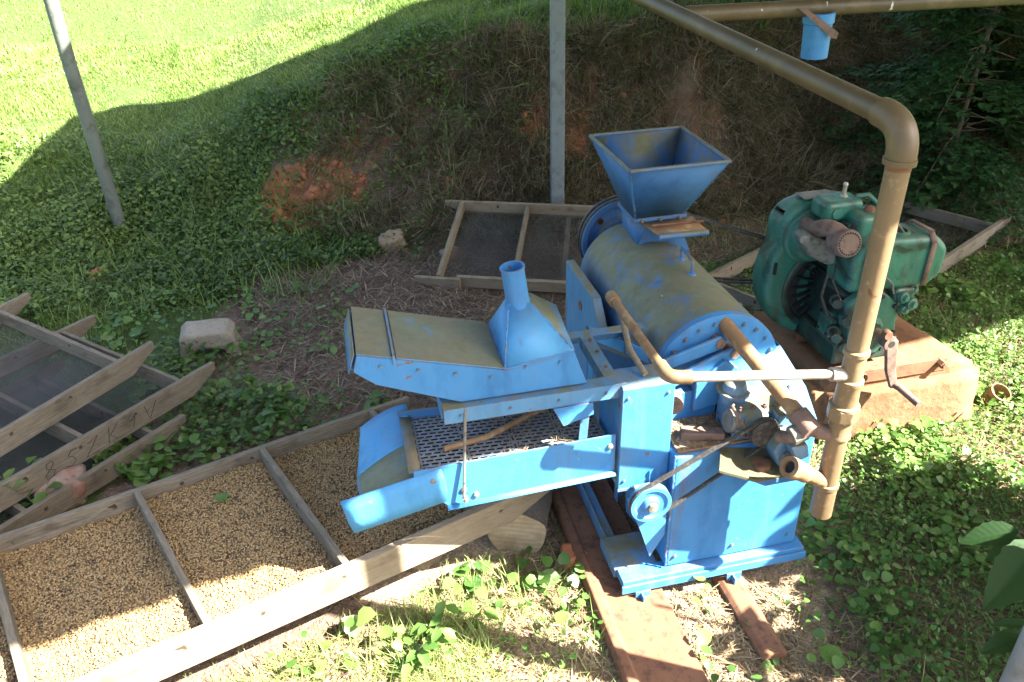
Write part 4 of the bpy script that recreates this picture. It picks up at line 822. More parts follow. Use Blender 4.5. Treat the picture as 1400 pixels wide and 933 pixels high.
# marks on the rail facing the coffee tray
GL = {'8': [[(.5, .5), (.15, .3), (.3, 0), (.7, .05), (.8, .3), (.3, .65), (.3, .9), (.6, 1), (.75, .8), (.5, .5)]], 'S': [[(.85, .85), (.5, 1), (.2, .75), (.6, .45), (.75, .2), (.45, 0), (.1, .15)]],
      'Z': [[(.1, .9), (.8, 1), (.1, .05), (.9, 0)]], 'K': [[(.2, 0), (.25, 1)], [(.85, .95), (.25, .45), (.9, 0)]], '9': [[(.8, .7), (.5, .5), (.2, .7), (.45, 1), (.8, .85), (.75, .4), (.6, 0)]], 'V': [[(.05, 1), (.45, 0), (.95, 1)]]}
for i, ch_ in enumerate('8SZK9V'):
    m = MB(); jit = rng.normal(0, .004)
    for st_ in GL[ch_]: m.tube([(.07*a_+rng.normal(0, .002)+.02*b_, 0, .078*b_+jit+rng.normal(0, .002)) for a_, b_ in st_], .0019, 5)
    mo = m.build('painted_mark', 'charcoal', rB); mo.location = (1.22+.102*i, -.0152, .25-.096)
# empty rack at the foot of the bank
f0, f1 = gz(568, 374, .11), gz(800, 387, .11); b0 = gz(577, 272, .32)
ax_ = (f1-f0)/np.linalg.norm(f1-f0); yaw = math.atan2(ax_[1], ax_[0]); dep = np.linalg.norm((b0-f0)[:2]); til = math.atan2(.2, dep)
rk = empty('drying_rack', (f0[0], f0[1], 0), rot=(0, 0, yaw)); tag(rk, 'empty screen rack leaning on the foot of the bank behind the machine', 'rack')
dl = math.hypot(dep, .2); cy, sy = math.cos(til), math.sin(til)
def RP(x, y, z=0): return (x, y*cy-z*sy, .11+y*sy+z*cy)
un = (0, -sy, cy)
board('rail', 'wood_pale', rk, RP(.28, 0), RP(1.3, 0), .085, .028, un); board('rail_end', 'wood_pale', rk, RP(0, -.03, .002), RP(.31, -.03, .002), .10, .028, un, taper=(.2, 0))
board('rail', 'wood_pale', rk, RP(.0, dl), RP(1.3, dl), .10, .028, un, taper=(.14, 0))
board('cross_board', 'wood_pale', rk, RP(.13, dl), RP(.155, 0, .0), .07, .03, un); board('cross_board', 'wood_grey', rk, RP(.62, dl-.02, -.01), RP(.655, .014, -.01), .07, .026, un)
board('batten', 'wood_grey', rk, RP(.92, dl-.02, -.085), RP(.98, .014, -.085), .02, .04, un); board('cross_board', 'wood_grey', rk, RP(1.24, dl-.02, -.01), RP(1.26, .014, -.01), .07, .026, un)
m = MB(); m.sheet([[RP(.15+1.1*i/20, .014+(dl-.03)*j/8, -.078) for j in range(9)] for i in range(21)]); m.build('screen', 'screen', rk)
# rack behind the engine
rack('drying_rack', 'dark weathered rack on the ground behind the green engine', (1.20, 4.48, 0), (0, 0, math.radians(40)), 2.2, -.90, .16, 'wood_dark', .1, .2, [.03, .75, 1.45, 2.16], .11)
# ------------------------------------------------------------------ tray of coffee drying
t01, t02, t03 = gz(185, 670, .33), gz(352, 605, .33), gz(505, 560, .33); q01, q02 = gz(285, 855, .33), gz(470, 765, .33)
eb = (t03-t01)/np.linalg.norm(t03-t01); ef = gz(690, 680, .33)-q01; ef /= np.linalg.norm(ef)
TR = empty('coffee_tray', (t01[0], t01[1], 0)); tag(TR, 'wooden drying tray filled with coffee beans under the sieve spout', 'tray')
O3 = np.array([t01[0], t01[1], 0])
bk = lambda s: t01+eb*s-O3; fr = lambda s: q01+ef*s-O3
sd = [-.517, 0., np.linalg.norm(t02-t01), np.linalg.norm(t03-t01)]; sf = [-.517, 0., np.linalg.norm(q02-q01), np.linalg.norm(q02-q01)+.51]
board('rail', 'wood_grey', TR, bk(-1.25), bk(sd[3]+.19), .13, .026); board('rail', 'wood_pale', TR, fr(-1.25), fr(1.33), .13, .03, taper=(0, .2))  # front rail in paler wood, its sunlight partly put into the colour
for a, b in zip([-1.14]+sd, [-1.14]+sf): board('cross_board', 'wood_grey', TR, bk(a)*.985+fr(b)*.015+np.array([0, 0, .004]), bk(a)*.012+fr(b)*.988+np.array([0, 0, .004]), .095, .026)
NB = 46000; uu = rng.uniform(-1.13, sd[3]-.02, NB); vv = rng.uniform(.03, .965, NB)
Pb = np.array([0., 0, 0])+(bk(0)[None]+eb[None]*uu[:, None])*(1-vv[:, None])+(fr(0)[None]+ef[None]*uu[:, None])*vv[:, None]
def lump(x, y): return .010*np.sin(6*x+2*y)+.008*np.sin(9*y-4*x+1)+.005*np.sin(17*x+11*y)+.003*np.sin(70*x+40*y+3*np.sin(5*y))
lay = rng.integers(0, 2, NB)*.0035; Pb[:, 2] = .265+lump(Pb[:, 0], Pb[:, 1])+lay
m = MB(); gxx = np.linspace(-1.13, sd[3]-.015, 60); gyy = np.linspace(.012, .985, 30)
m.sheet([[tuple((lambda p: np.array([p[0], p[1], .262+lump(p[0], p[1])]))((bk(0)+eb*a)*(1-b)+(fr(0)+ef*a)*b)) for b in gyy] for a in gxx])
t = NT('bean_bed'); t.fin(t.mix(t.noise(120, 2), (.10, .062, .028), (.24, .155, .07)), .9); bed = m.build('bean_bed', 'bean_bed', None); bed.location = O3; 
bt_ = [(math.cos(a)*.5, math.sin(a)*.39, 0) for a in np.linspace(0, 2*math.pi, 7)[:-1]]+[(math.cos(a)*.36, math.sin(a)*.28, .26) for a in np.linspace(.5, .5+2*math.pi, 7)[:-1]]+[(0, 0, .34)]
bf = [(i, (i+1) % 6, 6+i) for i in range(6)]+[((i+1) % 6, 6+(i+1) % 6, 6+i) for i in range(6)]+[(6+i, 6+(i+1) % 6, 12) for i in range(6)]
sz = rng.uniform(.0066, .0092, NB); ax1, ay1, az1 = frames(np.tile([0, 0, 1.], (NB, 1))+rng.normal(0, .25, (NB, 3)), rng.uniform(0, 6.28, NB), np.zeros(NB), sz)
tint = np.where(rng.random(NB) < .09+.2*np.clip(np.sin(Pb[:, 0]*23+np.sin(Pb[:, 1]*31)*2)*np.sin(Pb[:, 1]*27+1), 0, 1), rng.uniform(0, .12, NB), rng.uniform(.38, 1, NB))
beans = bulk('coffee_beans', 'bean', bt_, bf, Pb, ax1, ay1, az1, tint); beans.location = O3
bed.parent = beans; bed.location = (0, 0, 0); tag(beans, 'pale drying coffee beans speckled with dark ones in the tray', 'coffee beans', kind='stuff')

for sx_, sy_, lb in ((-.9, .5, 'short round timber bearer under the outer end of the coffee tray'), (.85, .45, 'short round timber bearer under the coffee tray below the sieve spout')):
    c_ = O3+(bk(0)+eb*sx_)*(1-sy_)+(fr(0)+ef*sx_)*sy_; dv_ = fr(0)-bk(0); dv_ = dv_/np.linalg.norm(dv_)
    stick('timber_bearer', [(*(c_-dv_*.33)[:2], .1), (*(c_+dv_*.33)[:2], .1)], [.105, .1], 'bark', lb, 'log')

# ------------------------------------------------------------------ vegetation
def pnoise(x, y, s, k=0.):
    return (np.sin(x*s+1.3*k)*np.sin(y*s*1.1+k)+np.sin(x*s*2.3+y*s*1.7+2*k)*.6+np.sin(x*s*4.1-y*s*3.7+k)*.35)/1.95*.5+.5
BLADE = ([(-.5, 0, 0), (.5, 0, 0), (-.42, .10, .5), (.42, .10, .5), (0, .38, 1.)], [(0, 1, 3, 2), (2, 3, 4)])   # x: width, y: bend, z: length
HEART = ([(0, 0, 0), (-.34, .02, .07), (-.50, .30, .11), (-.36, .68, .07), (0, 1., -.04), (.36, .68, .07), (.50, .30, .11), (.34, .02, .07), (0, .30, .0), (0, .68, .015)],
         [(0, 8, 2, 1), (8, 9, 3, 2), (9, 4, 3), (0, 7, 6, 8), (8, 6, 5, 9), (9, 5, 4)])       # y: along the leaf
OVAL = ([(0, 0, 0), (-.30, .35, .10), (-.22, .72, .06), (0, 1., -.06), (.22, .72, .06), (.30, .35, .10), (0, .4, 0)], [(0, 6, 1), (6, 2, 1), (6, 3, 2), (6, 4, 3), (6, 5, 4), (0, 5, 6)])
STRAW = ([(-.5, 0, 0), (.5, 0, 0), (.5, 0, .5), (-.5, 0, .5), (0, .12, 1.)], [(0, 1, 2, 3), (3, 2, 4)])
def avoid(x, y):
    """keep plants out of the solid things standing on the ground"""
    dx, dy = x-OX, y-OY; u = dx*math.cos(AZ)+dy*math.sin(AZ); v = -dx*math.sin(AZ)+dy*math.cos(AZ)
    r = (u > -.12) & (u < .74) & (v > -.02) & (v < 1.55); r |= (u > -.13) & (u < .16) & (v > -.63) & (v < 1.5)
    r |= (u > 1.16) & (u < 2.12) & (v > .66) & (v < 1.56)
    tray = [tuple((O3+p)[:2]) for p in (bk(-1.27), bk(sd[3]+.2), fr(1.32), fr(-1.27))]; r |= inpoly(x, y, tray)
    r |= (abs(x+.0) < .13) & (y > 2.34) & (y < 3.0)
    return r
def blades(name, mat, x, y, h, w, lean, tint, label, cat, up=None, sink=.01, tpl=BLADE, yaw=None, parent=None, lift=0.):
    N = len(x); z = terrain(x, y); nrm = np.tile([0, 0, 1.], (N, 1)) if up is None else up
    yw = rng.uniform(0, 2*np.pi, N) if yaw is None else yaw
    ax, ay, az = frames(nrm, yw, lean, h, w)
    ax, ay = ay, ax      # width sideways, bend along the heading
    o = bulk(name, mat, *tpl, np.stack([x, y, z-sink+lift], 1), ax, ay, az, tint)
    if label: tag(o, label, cat, kind='stuff')
    return o
def leaves(name, mat, x, y, z, size, pitch, tint, label, cat, tpl=HEART, nrm=None, yaw=None, parent=None):
    """leaf blades: template y = along the leaf"""
    N = len(x); yw = rng.uniform(0, 2*np.pi, N) if yaw is None else yaw; up = np.tile([0, 0, 1.], (N, 1)) if nrm is None else nrm
    ax, ay, az = frames(up, yw, pitch, size)     # ax heading, az normal
    o = bulk(name, mat, *tpl, np.stack([x, y, z], 1), ay, ax, az, tint, parent)
    if label: tag(o, label, cat, kind='stuff')
    return o
def visible(x, y, m=60):
    a, b = project(np.stack([x, y, terrain(x, y)], 1)); return (a > -m) & (a < 1400+m) & (b > -m) & (b < 933+m)
def sample(n, x0, x1, y0, y1, dens, vis=True):
    x = rng.uniform(x0, x1, n); y = rng.uniform(y0, y1, n); k = rng.random(n) < dens(x, y)
    if vis: k &= visible(x, y)
    return x[k], y[k]
# lawn on the slope and above the bank
def d_lawn(x, y):
    b = bank_t(x, y); return np.where((b > .95) | ((x < -2.0) & (b > .25)), 1., np.where((x < -2.4) & (y > 3.6), .55, 0))*np.where(b > 1.4, .8, 1)
x, y = sample(340000, -7, 2.6, 3.4, 9.5, d_lawn); x2, y2 = sample(170000, -13, 4, 9.5, 24, lambda x, y: np.ones_like(x)*.9)
x = np.r_[x, x2]; y = np.r_[y, y2]; kp = rng.random(len(x)) < np.clip(.75+1.0*(vn(x*1.6, y*1.6)+.5*vn(x*5, y*5)), .25, 1); x, y = x[kp], y[kp]; dist = np.hypot(x, y); N = len(x)
blades('lawn_grass', 'grass', x, y, rng.uniform(.028, .075, N)*np.clip(1+1.*vn(x*2.2, y*2.2)+.6*vn(x*7, y*7), .4, 2.), np.clip(.0007*dist, .004, .016)*rng.uniform(.7, 1.3, N), rng.uniform(.1, .75, N), np.clip(rng.normal(.54, .18, N)+.4*vn(x*1.3, y*1.3)+.3*vn(x*6, y*6), 0, 1), 'bright green grass of the lawn above the bank', 'grass')
# long grass hanging over the lip
def d_lip(x, y): b = bank_t(x, y); return ((b > .82) & (b < 1.35) & (x > -2.2))*pnoise(x, y, 2.2, 1.)**.7
x, y = sample(16000, -2.4, 5.5, 5.8, 8.6, d_lip); N = len(x)
blades('bank_top_grass', 'grass', x, y, rng.uniform(.14, .34, N), rng.uniform(.006, .012, N), rng.uniform(.2, 1.2, N), np.clip(rng.normal(.35, .2, N), 0, 1), 'long green grass drooping over the top of the bank', 'grass', yaw=rng.normal(-1.57, 1.0, N))
# dry stalks on the face of the bank
def d_face(x, y): b = bank_t(x, y); return ((b > .10) & (b < 1.0) & (x > -1.5))*np.clip(1.5*pnoise(x, y, 3., 3.)-.1, 0, 1)*np.where(np.any([inpoly(x, y, p) for p in CLAY[:3]], axis=0), .22, 1)
x, y = sample(21000, -1.8, 6, 5.3, 7.8, d_face); rep = rng.integers(6, 22, len(x)); tn = np.repeat(np.clip(rng.normal(0, .22, len(x)), -.4, .4), rep); td = np.repeat(rng.normal(0, .35, (len(x), 3)), rep, 0); sp2 = np.repeat(rng.uniform(.6, 1.5, len(x)), rep)
x, y = np.repeat(x, rep), np.repeat(y, rep); N = len(x); x = x+rng.normal(0, .028, N); y = y+rng.normal(0, .028, N); nm = tnormal(x, y, .08); dwn = unit(np.array([0, 0, -1.])+nm*nm[:, 2:3])
hang = (rng.random((N, 1)) < .65); dn = np.where(hang, nm*.22+dwn*.9, nm*.5+np.array([0, 0, .5]))+td*.6+rng.normal(0, .16, (N, 3))
blades('bank_dry_grass', 'bank_dry', x, y, rng.uniform(.08, .26, N)*sp2, rng.uniform(.003, .007, N), rng.uniform(0, .5, N), np.clip(rng.normal(.42, .18, N)+tn, 0, 1), 'dry brown grass matted over the face of the bank', 'dry grass', up=dn, yaw=rng.normal(-1.57, .8, N))
x, y = sample(16000, -1.8, 6, 5.1, 8.0, lambda x, y: ((bank_t(x, y) > .05) & (bank_t(x, y) < 1.))*np.clip(1.6*pnoise(x, y, 2.2, 8.)-.55, 0, 1)); N = len(x)
blades('bank_green_grass', 'vine', x, y, rng.uniform(.1, .28, N), rng.uniform(.005, .01, N), rng.uniform(.2, 1.1, N), rng.uniform(.2, .9, N), 'dark green grass tufts scattered on the bank', 'grass', up=tnormal(x, y), yaw=rng.normal(-1.57, .9, N))
LZ = gpoly([(130, 660), (180, 560), (240, 470), (330, 480), (350, 540), (520, 545), (540, 560), (200, 668)])
# crumbled clods on the bare red patches
OCT = ([(1, 0, 0), (-1, 0, 0), (0, 1, 0), (0, -1, 0), (0, 0, 1), (0, 0, -1), (.6, .6, .5), (-.6, .5, .6), (.5, -.6, .6), (-.6, -.6, .5)], [(0, 6, 4), (6, 2, 4), (2, 7, 4), (7, 1, 4), (1, 9, 4), (9, 3, 4), (3, 8, 4), (8, 0, 4), (0, 2, 6), (2, 1, 7), (1, 3, 9), (3, 0, 8), (2, 0, 5), (1, 2, 5), (3, 1, 5), (0, 3, 5)])
x, y = sample(30000, -2.4, 2.2, 5.2, 7.4, lambda x, y: np.where(inpoly(x, y, CLAY[0]) | inpoly(x, y, CLAY[1]) | inpoly(x, y, CLAY[2]), .35, .02)*(bank_t(x, y) > 0)*(bank_t(x, y) < 1)); N = len(x); sz_ = rng.lognormal(-4.4, .55, N)
ax, ay, az = frames(tnormal(x, y)+rng.normal(0, .5, (N, 3)), rng.uniform(0, 6.28, N), rng.uniform(0, 1, N), sz_, sz_*rng.uniform(.6, 1.2, N)); tag(bulk('clay_clods', 'brick_clay', *OCT, np.stack([x, y, terrain(x, y)], 1), ax, ay, az*.7, np.zeros(N)), 'crumbled red earth clods on the bare patches of the bank', 'earth clods', kind='stuff')
# vines over the left part of the slope
def d_vine(x, y):
    b = bank_t(x, y); s = np.where(x < -.95, 1., np.clip(1-(x+.95)/.9, 0, 1)*np.where(b > .45, 1, .25)); lo = 4.35+np.clip(x+3, 0, 9)*.28
    r = ((y > lo) & (b < 1.25))*s*np.clip(2.1*pnoise(x, y, 2.1, .4)-.05, .1, 1)
    for i, p in enumerate(CLAY): r = np.where(inpoly(x, y, p), r*(.12 if i == 0 else .4), r)
    r = np.where((x < -2.2) & (b > .75), r*.3, r); return np.where(inpoly(x, y, SOIL), 0, np.where(inpoly(x, y, LZ), .6*pnoise(x, y, 5, 2), r))
x, y = sample(150000, -6, .4, 2.6, 8.2, d_vine); N = len(x); nm = tnormal(x, y)
leaves('creeping_vines', 'vine', x, y, terrain(x, y)+rng.uniform(.01, .13, N)*(.5+pnoise(x, y, 4)), rng.uniform(.024, .05, N), rng.uniform(-.7, .7, N), np.clip(rng.normal(.5, .24, N)+.4*vn(x*2, y*2), 0, 1), 'dark green creeping vines covering the slope left of the bank', 'vines', tpl=OVAL, nrm=nm+rng.normal(0, .3, (N, 3)))
x, y = sample(30000, -6, -1.2, 3.6, 6.8, lambda x, y: .5*np.where(y > 4.2+.3*(x+3), 1, 0)*pnoise(x, y, 1.7, 4)); N = len(x)
blades('slope_grass', 'grass', x, y, rng.uniform(.1, .28, N), rng.uniform(.005, .01, N), rng.uniform(.1, .9, N), rng.uniform(.1, .8, N), 'grass tufts growing through the vines on the slope', 'grass')
# round-leaved ground cover
def d_cov(x, y):
    r = np.where(inpoly(x, y, LZ), .34*np.clip(1.8*pnoise(x, y, 5, 2)-.1, .15, 1), 0.)
    right = (x > 1.12) & (y < 5.0)
    r = np.where(right, np.clip(2.4*pnoise(x, y, 4.1, 1.)-.55+vn(x*5, y*5), .06, 1)*np.clip((x-1.0)*1.6, .12, 1), r)
    r = np.where((x > 1.12) & (y < 2.6), np.maximum(r, .6*np.clip((x-1.05)*4, 0, 1)*np.clip(1.1+1.5*vn(x*4, y*4), .2, 1)), r)
    front = inpoly(x, y, gpoly([(180, 932), (480, 770), (640, 735), (830, 800), (860, 932)])); r = np.where(front, .22*np.clip(2.2*pnoise(x, y, 6.5, 3.)-.72, .03, .85), r)
    mid = (x > .62) & (x < 1.2) & (y < 2.1); r = np.where(mid, .05, r)
    r = np.where((x < -1.0) & (x > -2.6) & (y > 3.9) & (y < 4.8), .12, r)
    return np.where(avoid(x, y), 0, r)
x, y = sample(100000, -3, 4.2, 1.4, 5.2, d_cov); N = len(x)
big = np.where((x < .6) & (y < 2.6), .9, 1.)*np.where(x > 1.1, np.where(y < 2.6, .46, .56), 1.)*np.where((x < -.8) & (y > 2.9), .72, 1.)*np.clip(1+1.4*vn(x*4, y*4), .55, 1.7)*rng.choice([.7, 1., 1.35], N, p=[.4, .45, .15]); hh = rng.uniform(.015, .10, N)
cl = rng.random(N); x = x+rng.normal(0, .012, N); y = y+rng.normal(0, .012, N)
leaves('ground_cover', 'cover_leaf', x, y, terrain(x, y)+hh, rng.uniform(.028, .062, N)*big, rng.uniform(-.5, .6, N), np.clip(rng.normal(.52, .2, N)+.5*vn(x*3, y*3), 0, 1), 'low round-leaved green plants spreading over the ground', 'ground cover', nrm=np.tile([0, 0, 1.], (N, 1))+rng.normal(0, .25, (N, 3)))
xs, ys = sample(42000, 1.0, 4.2, 1.4, 5.0, lambda x, y: np.where(avoid(x, y), 0, np.clip((x-.95)*1.3, 0, 1)*np.clip(1.15+1.8*vn(x*2.6, y*2.6+5), .1, 1))); M_ = len(xs)
leaves('small_leaved_weeds', 'cover_leaf', xs, ys, terrain(xs, ys)+rng.uniform(.01, .07, M_), rng.uniform(.014, .03, M_), rng.uniform(-.6, .7, M_), np.clip(rng.normal(.5, .24, M_)+.5*vn(xs*3, ys*3), 0, 1), 'small-leaved creeping weeds between the round-leaved plants on the right', 'weeds', tpl=OVAL, nrm=np.tile([0, 0, 1.], (M_, 1))+rng.normal(0, .3, (M_, 3)))
blades('ground_cover_stems', 'grass', x[::2], y[::2], hh[::2]+.01, np.full(len(x[::2]), .0035), rng.uniform(0, .3, len(x[::2])), rng.uniform(.3, .9, len(x[::2])), 'thin green stems of the round-leaved plants', 'stems')
# foreground grass
def d_fg(x, y):
    f = inpoly(x, y, gpoly([(120, 932), (470, 775), (600, 750), (700, 800), (780, 850), (760, 932)])); r = np.where(f, np.clip(2*pnoise(x, y, 5, 7.)-.45, .06, 1), 0)
    r = np.where((x > 1.2) & (y > 1.5) & (y < 6), np.where(y > 3.2, .6, .22)*pnoise(x, y, 3), r); return np.where(avoid(x, y), 0, r)
x, y = sample(60000, -2, 4.6, 1.4, 6, d_fg); N = len(x)
blades('foreground_grass', 'grass', x, y, rng.uniform(.05, .17, N), rng.uniform(.0025, .0055, N), rng.uniform(.1, 1.1, N), np.clip(rng.normal(.66, .22, N), 0, 1), 'thin green grass growing in front of the coffee tray and beyond the engine', 'grass')
x, y = sample(46000, -1.5, .45, 1.4, 2.5, lambda x, y: np.where(avoid(x, y), 0, np.clip(.62+1.6*vn(x*3.3+3, y*3.3)-.45*(x+.75), .06, .95))); N = len(x)
blades('pale_grass', 'grass', x, y, rng.uniform(.04, .15, N), rng.uniform(.002, .0045, N), rng.uniform(.1, 1.3, N), np.clip(rng.normal(.78, .2, N), 0, 1), 'pale grass along the front of the coffee tray', 'grass')  # paler tint than the other foreground grass
# straw and litter on the bare ground
def d_str(x, y):
    r = np.where(inpoly(x, y, PALE), .95, 0.); r = np.where((x > 1.0) & (y < 4.6), .8*pnoise(x, y, 2.6, 4.), r); r = np.where((x < .3) & (y < 2.4), .6, r); return np.where(avoid(x, y), 0, r)
x, y = sample(130000, -1.6, 3.6, 1.4, 4.6, d_str); N = len(x)
blades('dry_straw', 'dry', x, y, rng.uniform(.03, .13, N), rng.uniform(.002, .005, N), rng.uniform(1.25, 1.62, N), np.clip(rng.normal(.55, .25, N), 0, 1), 'pale dry straw scattered on the sunlit ground', 'straw', tpl=STRAW, sink=-.006, lift=.004)
def d_lit(x, y):
    r = np.where(inpoly(x, y, SOIL), .9, 0.); r = np.where((bank_t(x, y) < .15) & (x > -1.2) & (y > 3.4), np.maximum(r, .55), r); return np.where(avoid(x, y), 0, r)
x, y = sample(90000, -1.8, 4, 2.6, 6.3, d_lit); N = len(x)
blades('leaf_litter', 'litter', x, y, rng.uniform(.02, .14, N), rng.uniform(.0025, .007, N), rng.uniform(1.05, 1.65, N), np.clip(rng.beta(1.6, 2.6, N)+.25*(pnoise(x, y, 3.3)-.5), 0, 1), 'brown litter and dead stalks on the bare soil around the machine', 'litter', tpl=STRAW, sink=-.006, lift=.003)
# litter lying on the machine's sieve and deck
N = 260; u_ = rng.uniform(-.42, -.03, N); v_ = rng.uniform(.11, .40, N); ps = np.array([W(a, b, zd(a)+.006+rng.uniform(0, .012)) for a, b in zip(u_, v_)])
ax, ay, az = frames(np.tile([0, 0, 1.], (N, 1)), rng.uniform(0, 6.28, N), rng.uniform(1.35, 1.6, N), rng.uniform(.02, .09, N), np.full(N, .0018)); tag(bulk('sieve_straw', 'dry', *STRAW, ps, ay, ax, az, rng.uniform(.3, 1, N)), 'dry straw caught on the slotted sieve', 'straw', kind='stuff')
N = 300; ps = np.array([W(a, b, .668) for a, b in zip(rng.uniform(.18, .40, N), rng.uniform(.05, .21, N))])
ax, ay, az = frames(np.tile([0, 0, 1.], (N, 1)), rng.uniform(0, 6.28, N), rng.uniform(1.3, 1.6, N), rng.uniform(.012, .04, N), np.full(N, .004)); tag(bulk('deck_debris', 'litter', *STRAW, ps, ay, ax, az, rng.uniform(.1, .9, N)), 'brown debris lying on the machine deck beside the pump', 'debris', kind='stuff')
# little green sprig on the beans
sp_ = gz(303, 680, .28); N = 9; yw = np.linspace(0, 5.8, N); sg_ = leaves('green_sprig', 'cover_leaf', np.zeros(N), np.zeros(N), np.full(N, .012), rng.uniform(.022, .034, N), rng.uniform(-.3, .2, N), rng.uniform(.5, .9, N), None, None, yaw=yw)
sg_.location = (sp_[0], sp_[1], .266); tag(sg_, 'small bright green sprig lying on the coffee beans', 'leaf sprig')
# weed growing by the red stone
def weed(px, py, n, hmax, label, size=.05):
    p = hit(px, py); o = empty('weed', p); tag(o, label, 'weed')
    for k in range(n):
        a = rng.uniform(0, 6.28); h = rng.uniform(.5, 1)*hmax; tip = Vector((math.cos(a)*h*.45, math.sin(a)*h*.45, h)); MB().tube([(0, 0, -.02), tip*.5+Vector((0, 0, .02)), tip], [.004, .003, .002], 6).build('stem', 'bark' if False else 'wood_grey', o)
        M_ = 7; f = np.linspace(.35, 1, M_); leaves('foliage', 'cover_leaf', tip.x*f, tip.y*f, tip.z*f, rng.uniform(.7, 1.2, M_)*size, rng.uniform(-.5, .6, M_), rng.uniform(.3, .8, M_), None, None, tpl=OVAL, parent=o)['kind'] = 'stuff'
weed(62, 700, 5, .26, 'leafy weed growing against the red and white stone', .075); weed(560, 915, 4, .14, 'leafy weed standing in the grass before the coffee tray', .06); weed(600, 880, 4, .16, 'broad-leaved seedling near the log', .06)
# ------------------------------------------------------------------ fine-leaved tree at the right of the bank
tb = hit(1290, 262); tree = empty('feathery_tree', tb); tag(tree, 'dark feathery-leaved young tree on the bank behind the engine', 'tree')
MB().tube([(0, 0, -.1), (.02, .05, .5), (.08, .1, 1.1), (.10, .12, 1.8), (.16, .15, 2.6)], [.022, .02, .017, .013, .008], 10).build('trunk', 'bark', tree)
lp_, ld, = [], []
for k in range(120):
    h = rng.uniform(.2, 2.6); a = rng.uniform(0, 6.28); L = rng.uniform(.5, 1.15)*(1.1-.2*h/2.5); st = Vector((.03+.06*h, .05*h, h)); dv = Vector((math.cos(a), math.sin(a)*.8-.25, rng.uniform(-.1, .5))).normalized()
    en = st+dv*L+Vector((0, 0, -.45*L)); MB().tube([st, st.lerp(en, .5)+Vector((0, 0, .07*L)), en], [.005, .003, .0015], 5).build('limb', 'bark', tree)
    for q in np.linspace(.3, 1, 7):
        c_ = st.lerp(en, q)+Vector((0, 0, .28*L*q*(1-q)))
        for s in (-1, 1):
            side = dv.cross(Vector((0, 0, 1))).normalized()*s; fd = (side+dv*.5+Vector((0, 0, -.25))).normalized(); fl_ = rng.uniform(.12, .24)
            for r_ in np.linspace(.08, 1, 9):
                for s2 in (-1, 1): lp_.append(c_+fd*fl_*r_); ld.append(math.atan2((dv*s2*.9+fd*.5).y, (dv*s2*.9+fd*.5).x))
A = np.array(lp_); N = len(A); leaves('crown', 'frond', A[:, 0], A[:, 1], A[:, 2], rng.uniform(.035, .065, N), rng.uniform(-.4, .7, N), np.clip(rng.normal(.42, .25, N), 0, 1), None, None, tpl=OVAL, yaw=np.array(ld), parent=tree)['kind'] = 'stuff'
# dark shrubs at the foot of the bank on the right
def shrub(px, py, rx, h, n, label, sz=.05):
    p = hit(px, py); o = empty('shrub', p); tag(o, label, 'shrub')
    for k in range(6):
        a = rng.uniform(0, 6.28); MB().tube([(0, 0, -.05), (math.cos(a)*rx*.3, math.sin(a)*rx*.3, h*.5), (math.cos(a)*rx*.6, math.sin(a)*rx*.6, h*.85)], [.012, .008, .004], 6).build('stem', 'bark', o)
    q = rng.normal(0, 1, (n, 3)); q = unit(q)*rng.random((n, 1))**.4; cl = 1+.35*np.sin(q[:, 0:1]*7)*np.sin(q[:, 1:2]*6+1); q = q*cl
    leaves('foliage', 'vine', q[:, 0]*rx, q[:, 1]*rx*.7, h*.55+q[:, 2]*h*.45, rng.uniform(.7, 1.3, n)*sz, rng.uniform(-.8, .8, n), np.clip(rng.normal(.3, .22, n), 0, 1), None, None, tpl=OVAL, parent=o)['kind'] = 'stuff'
shrub(1395, 205, .7, 1.1, 5200, 'dark leafy shrub on the bank beyond the rack behind the engine'); shrub(1345, 70, .8, .9, 4200, 'dark leafy shrub high on the bank among feathery branches')
# ------------------------------------------------------------------ coffee shrub by the right-hand post, partly in view
CLO = ([(0, 0, 0), (-.13, .10, .01), (-.25, .32, .035), (-.27, .52, .04), (-.18, .78, .02), (0, 1.05, -.07), (.18, .78, .02), (.27, .52, .04), (.25, .32, .035), (.13, .10, .01), (0, .2, -.01), (0, .42, -.005), (0, .65, -.01), (0, .85, -.03)],
        [(0, 10, 2, 1), (10, 11, 3, 2), (11, 12, 4, 3), (12, 13, 4), (13, 5, 4), (0, 9, 8, 10), (10, 8, 7, 11), (11, 7, 6, 12), (12, 6, 13), (13, 6, 5)])
def leaf_template(nv=26, nu=8):
    """veined, quilted, drooping leaf: length 1 along y"""
    vs, fs = [], []
    for j in range(nv+1):
        q = j/nv; w = .26*math.sin(math.pi*min(1, q**.85))**.8*(1-.25*q)+.002
        w *= 1+.05*math.sin(q*40)
        for i in range(-nu, nu+1):
            a_ = i/nu; ph = (q*9-abs(a_)*1.5); quilt = .014*abs(math.sin(math.pi*ph))*min(1, abs(a_)*3)*(1-abs(a_)*.4)
            vs.append((a_*w, q, .10*abs(a_)*w/.26-.16*q*q+quilt))
    n = 2*nu+1
    for j in range(nv):
        for i in range(2*nu): fs.append((j*n+i, j*n+i+1, (j+1)*n+i+1, (j+1)*n+i))
    return vs, fs
COFL = leaf_template()
cs = Vector((1.95, 1.55, 0)); cof = empty('coffee_shrub', cs); tag(cof, 'glossy broad-leaved coffee shrub beside the grey post', 'shrub')
lfm = None
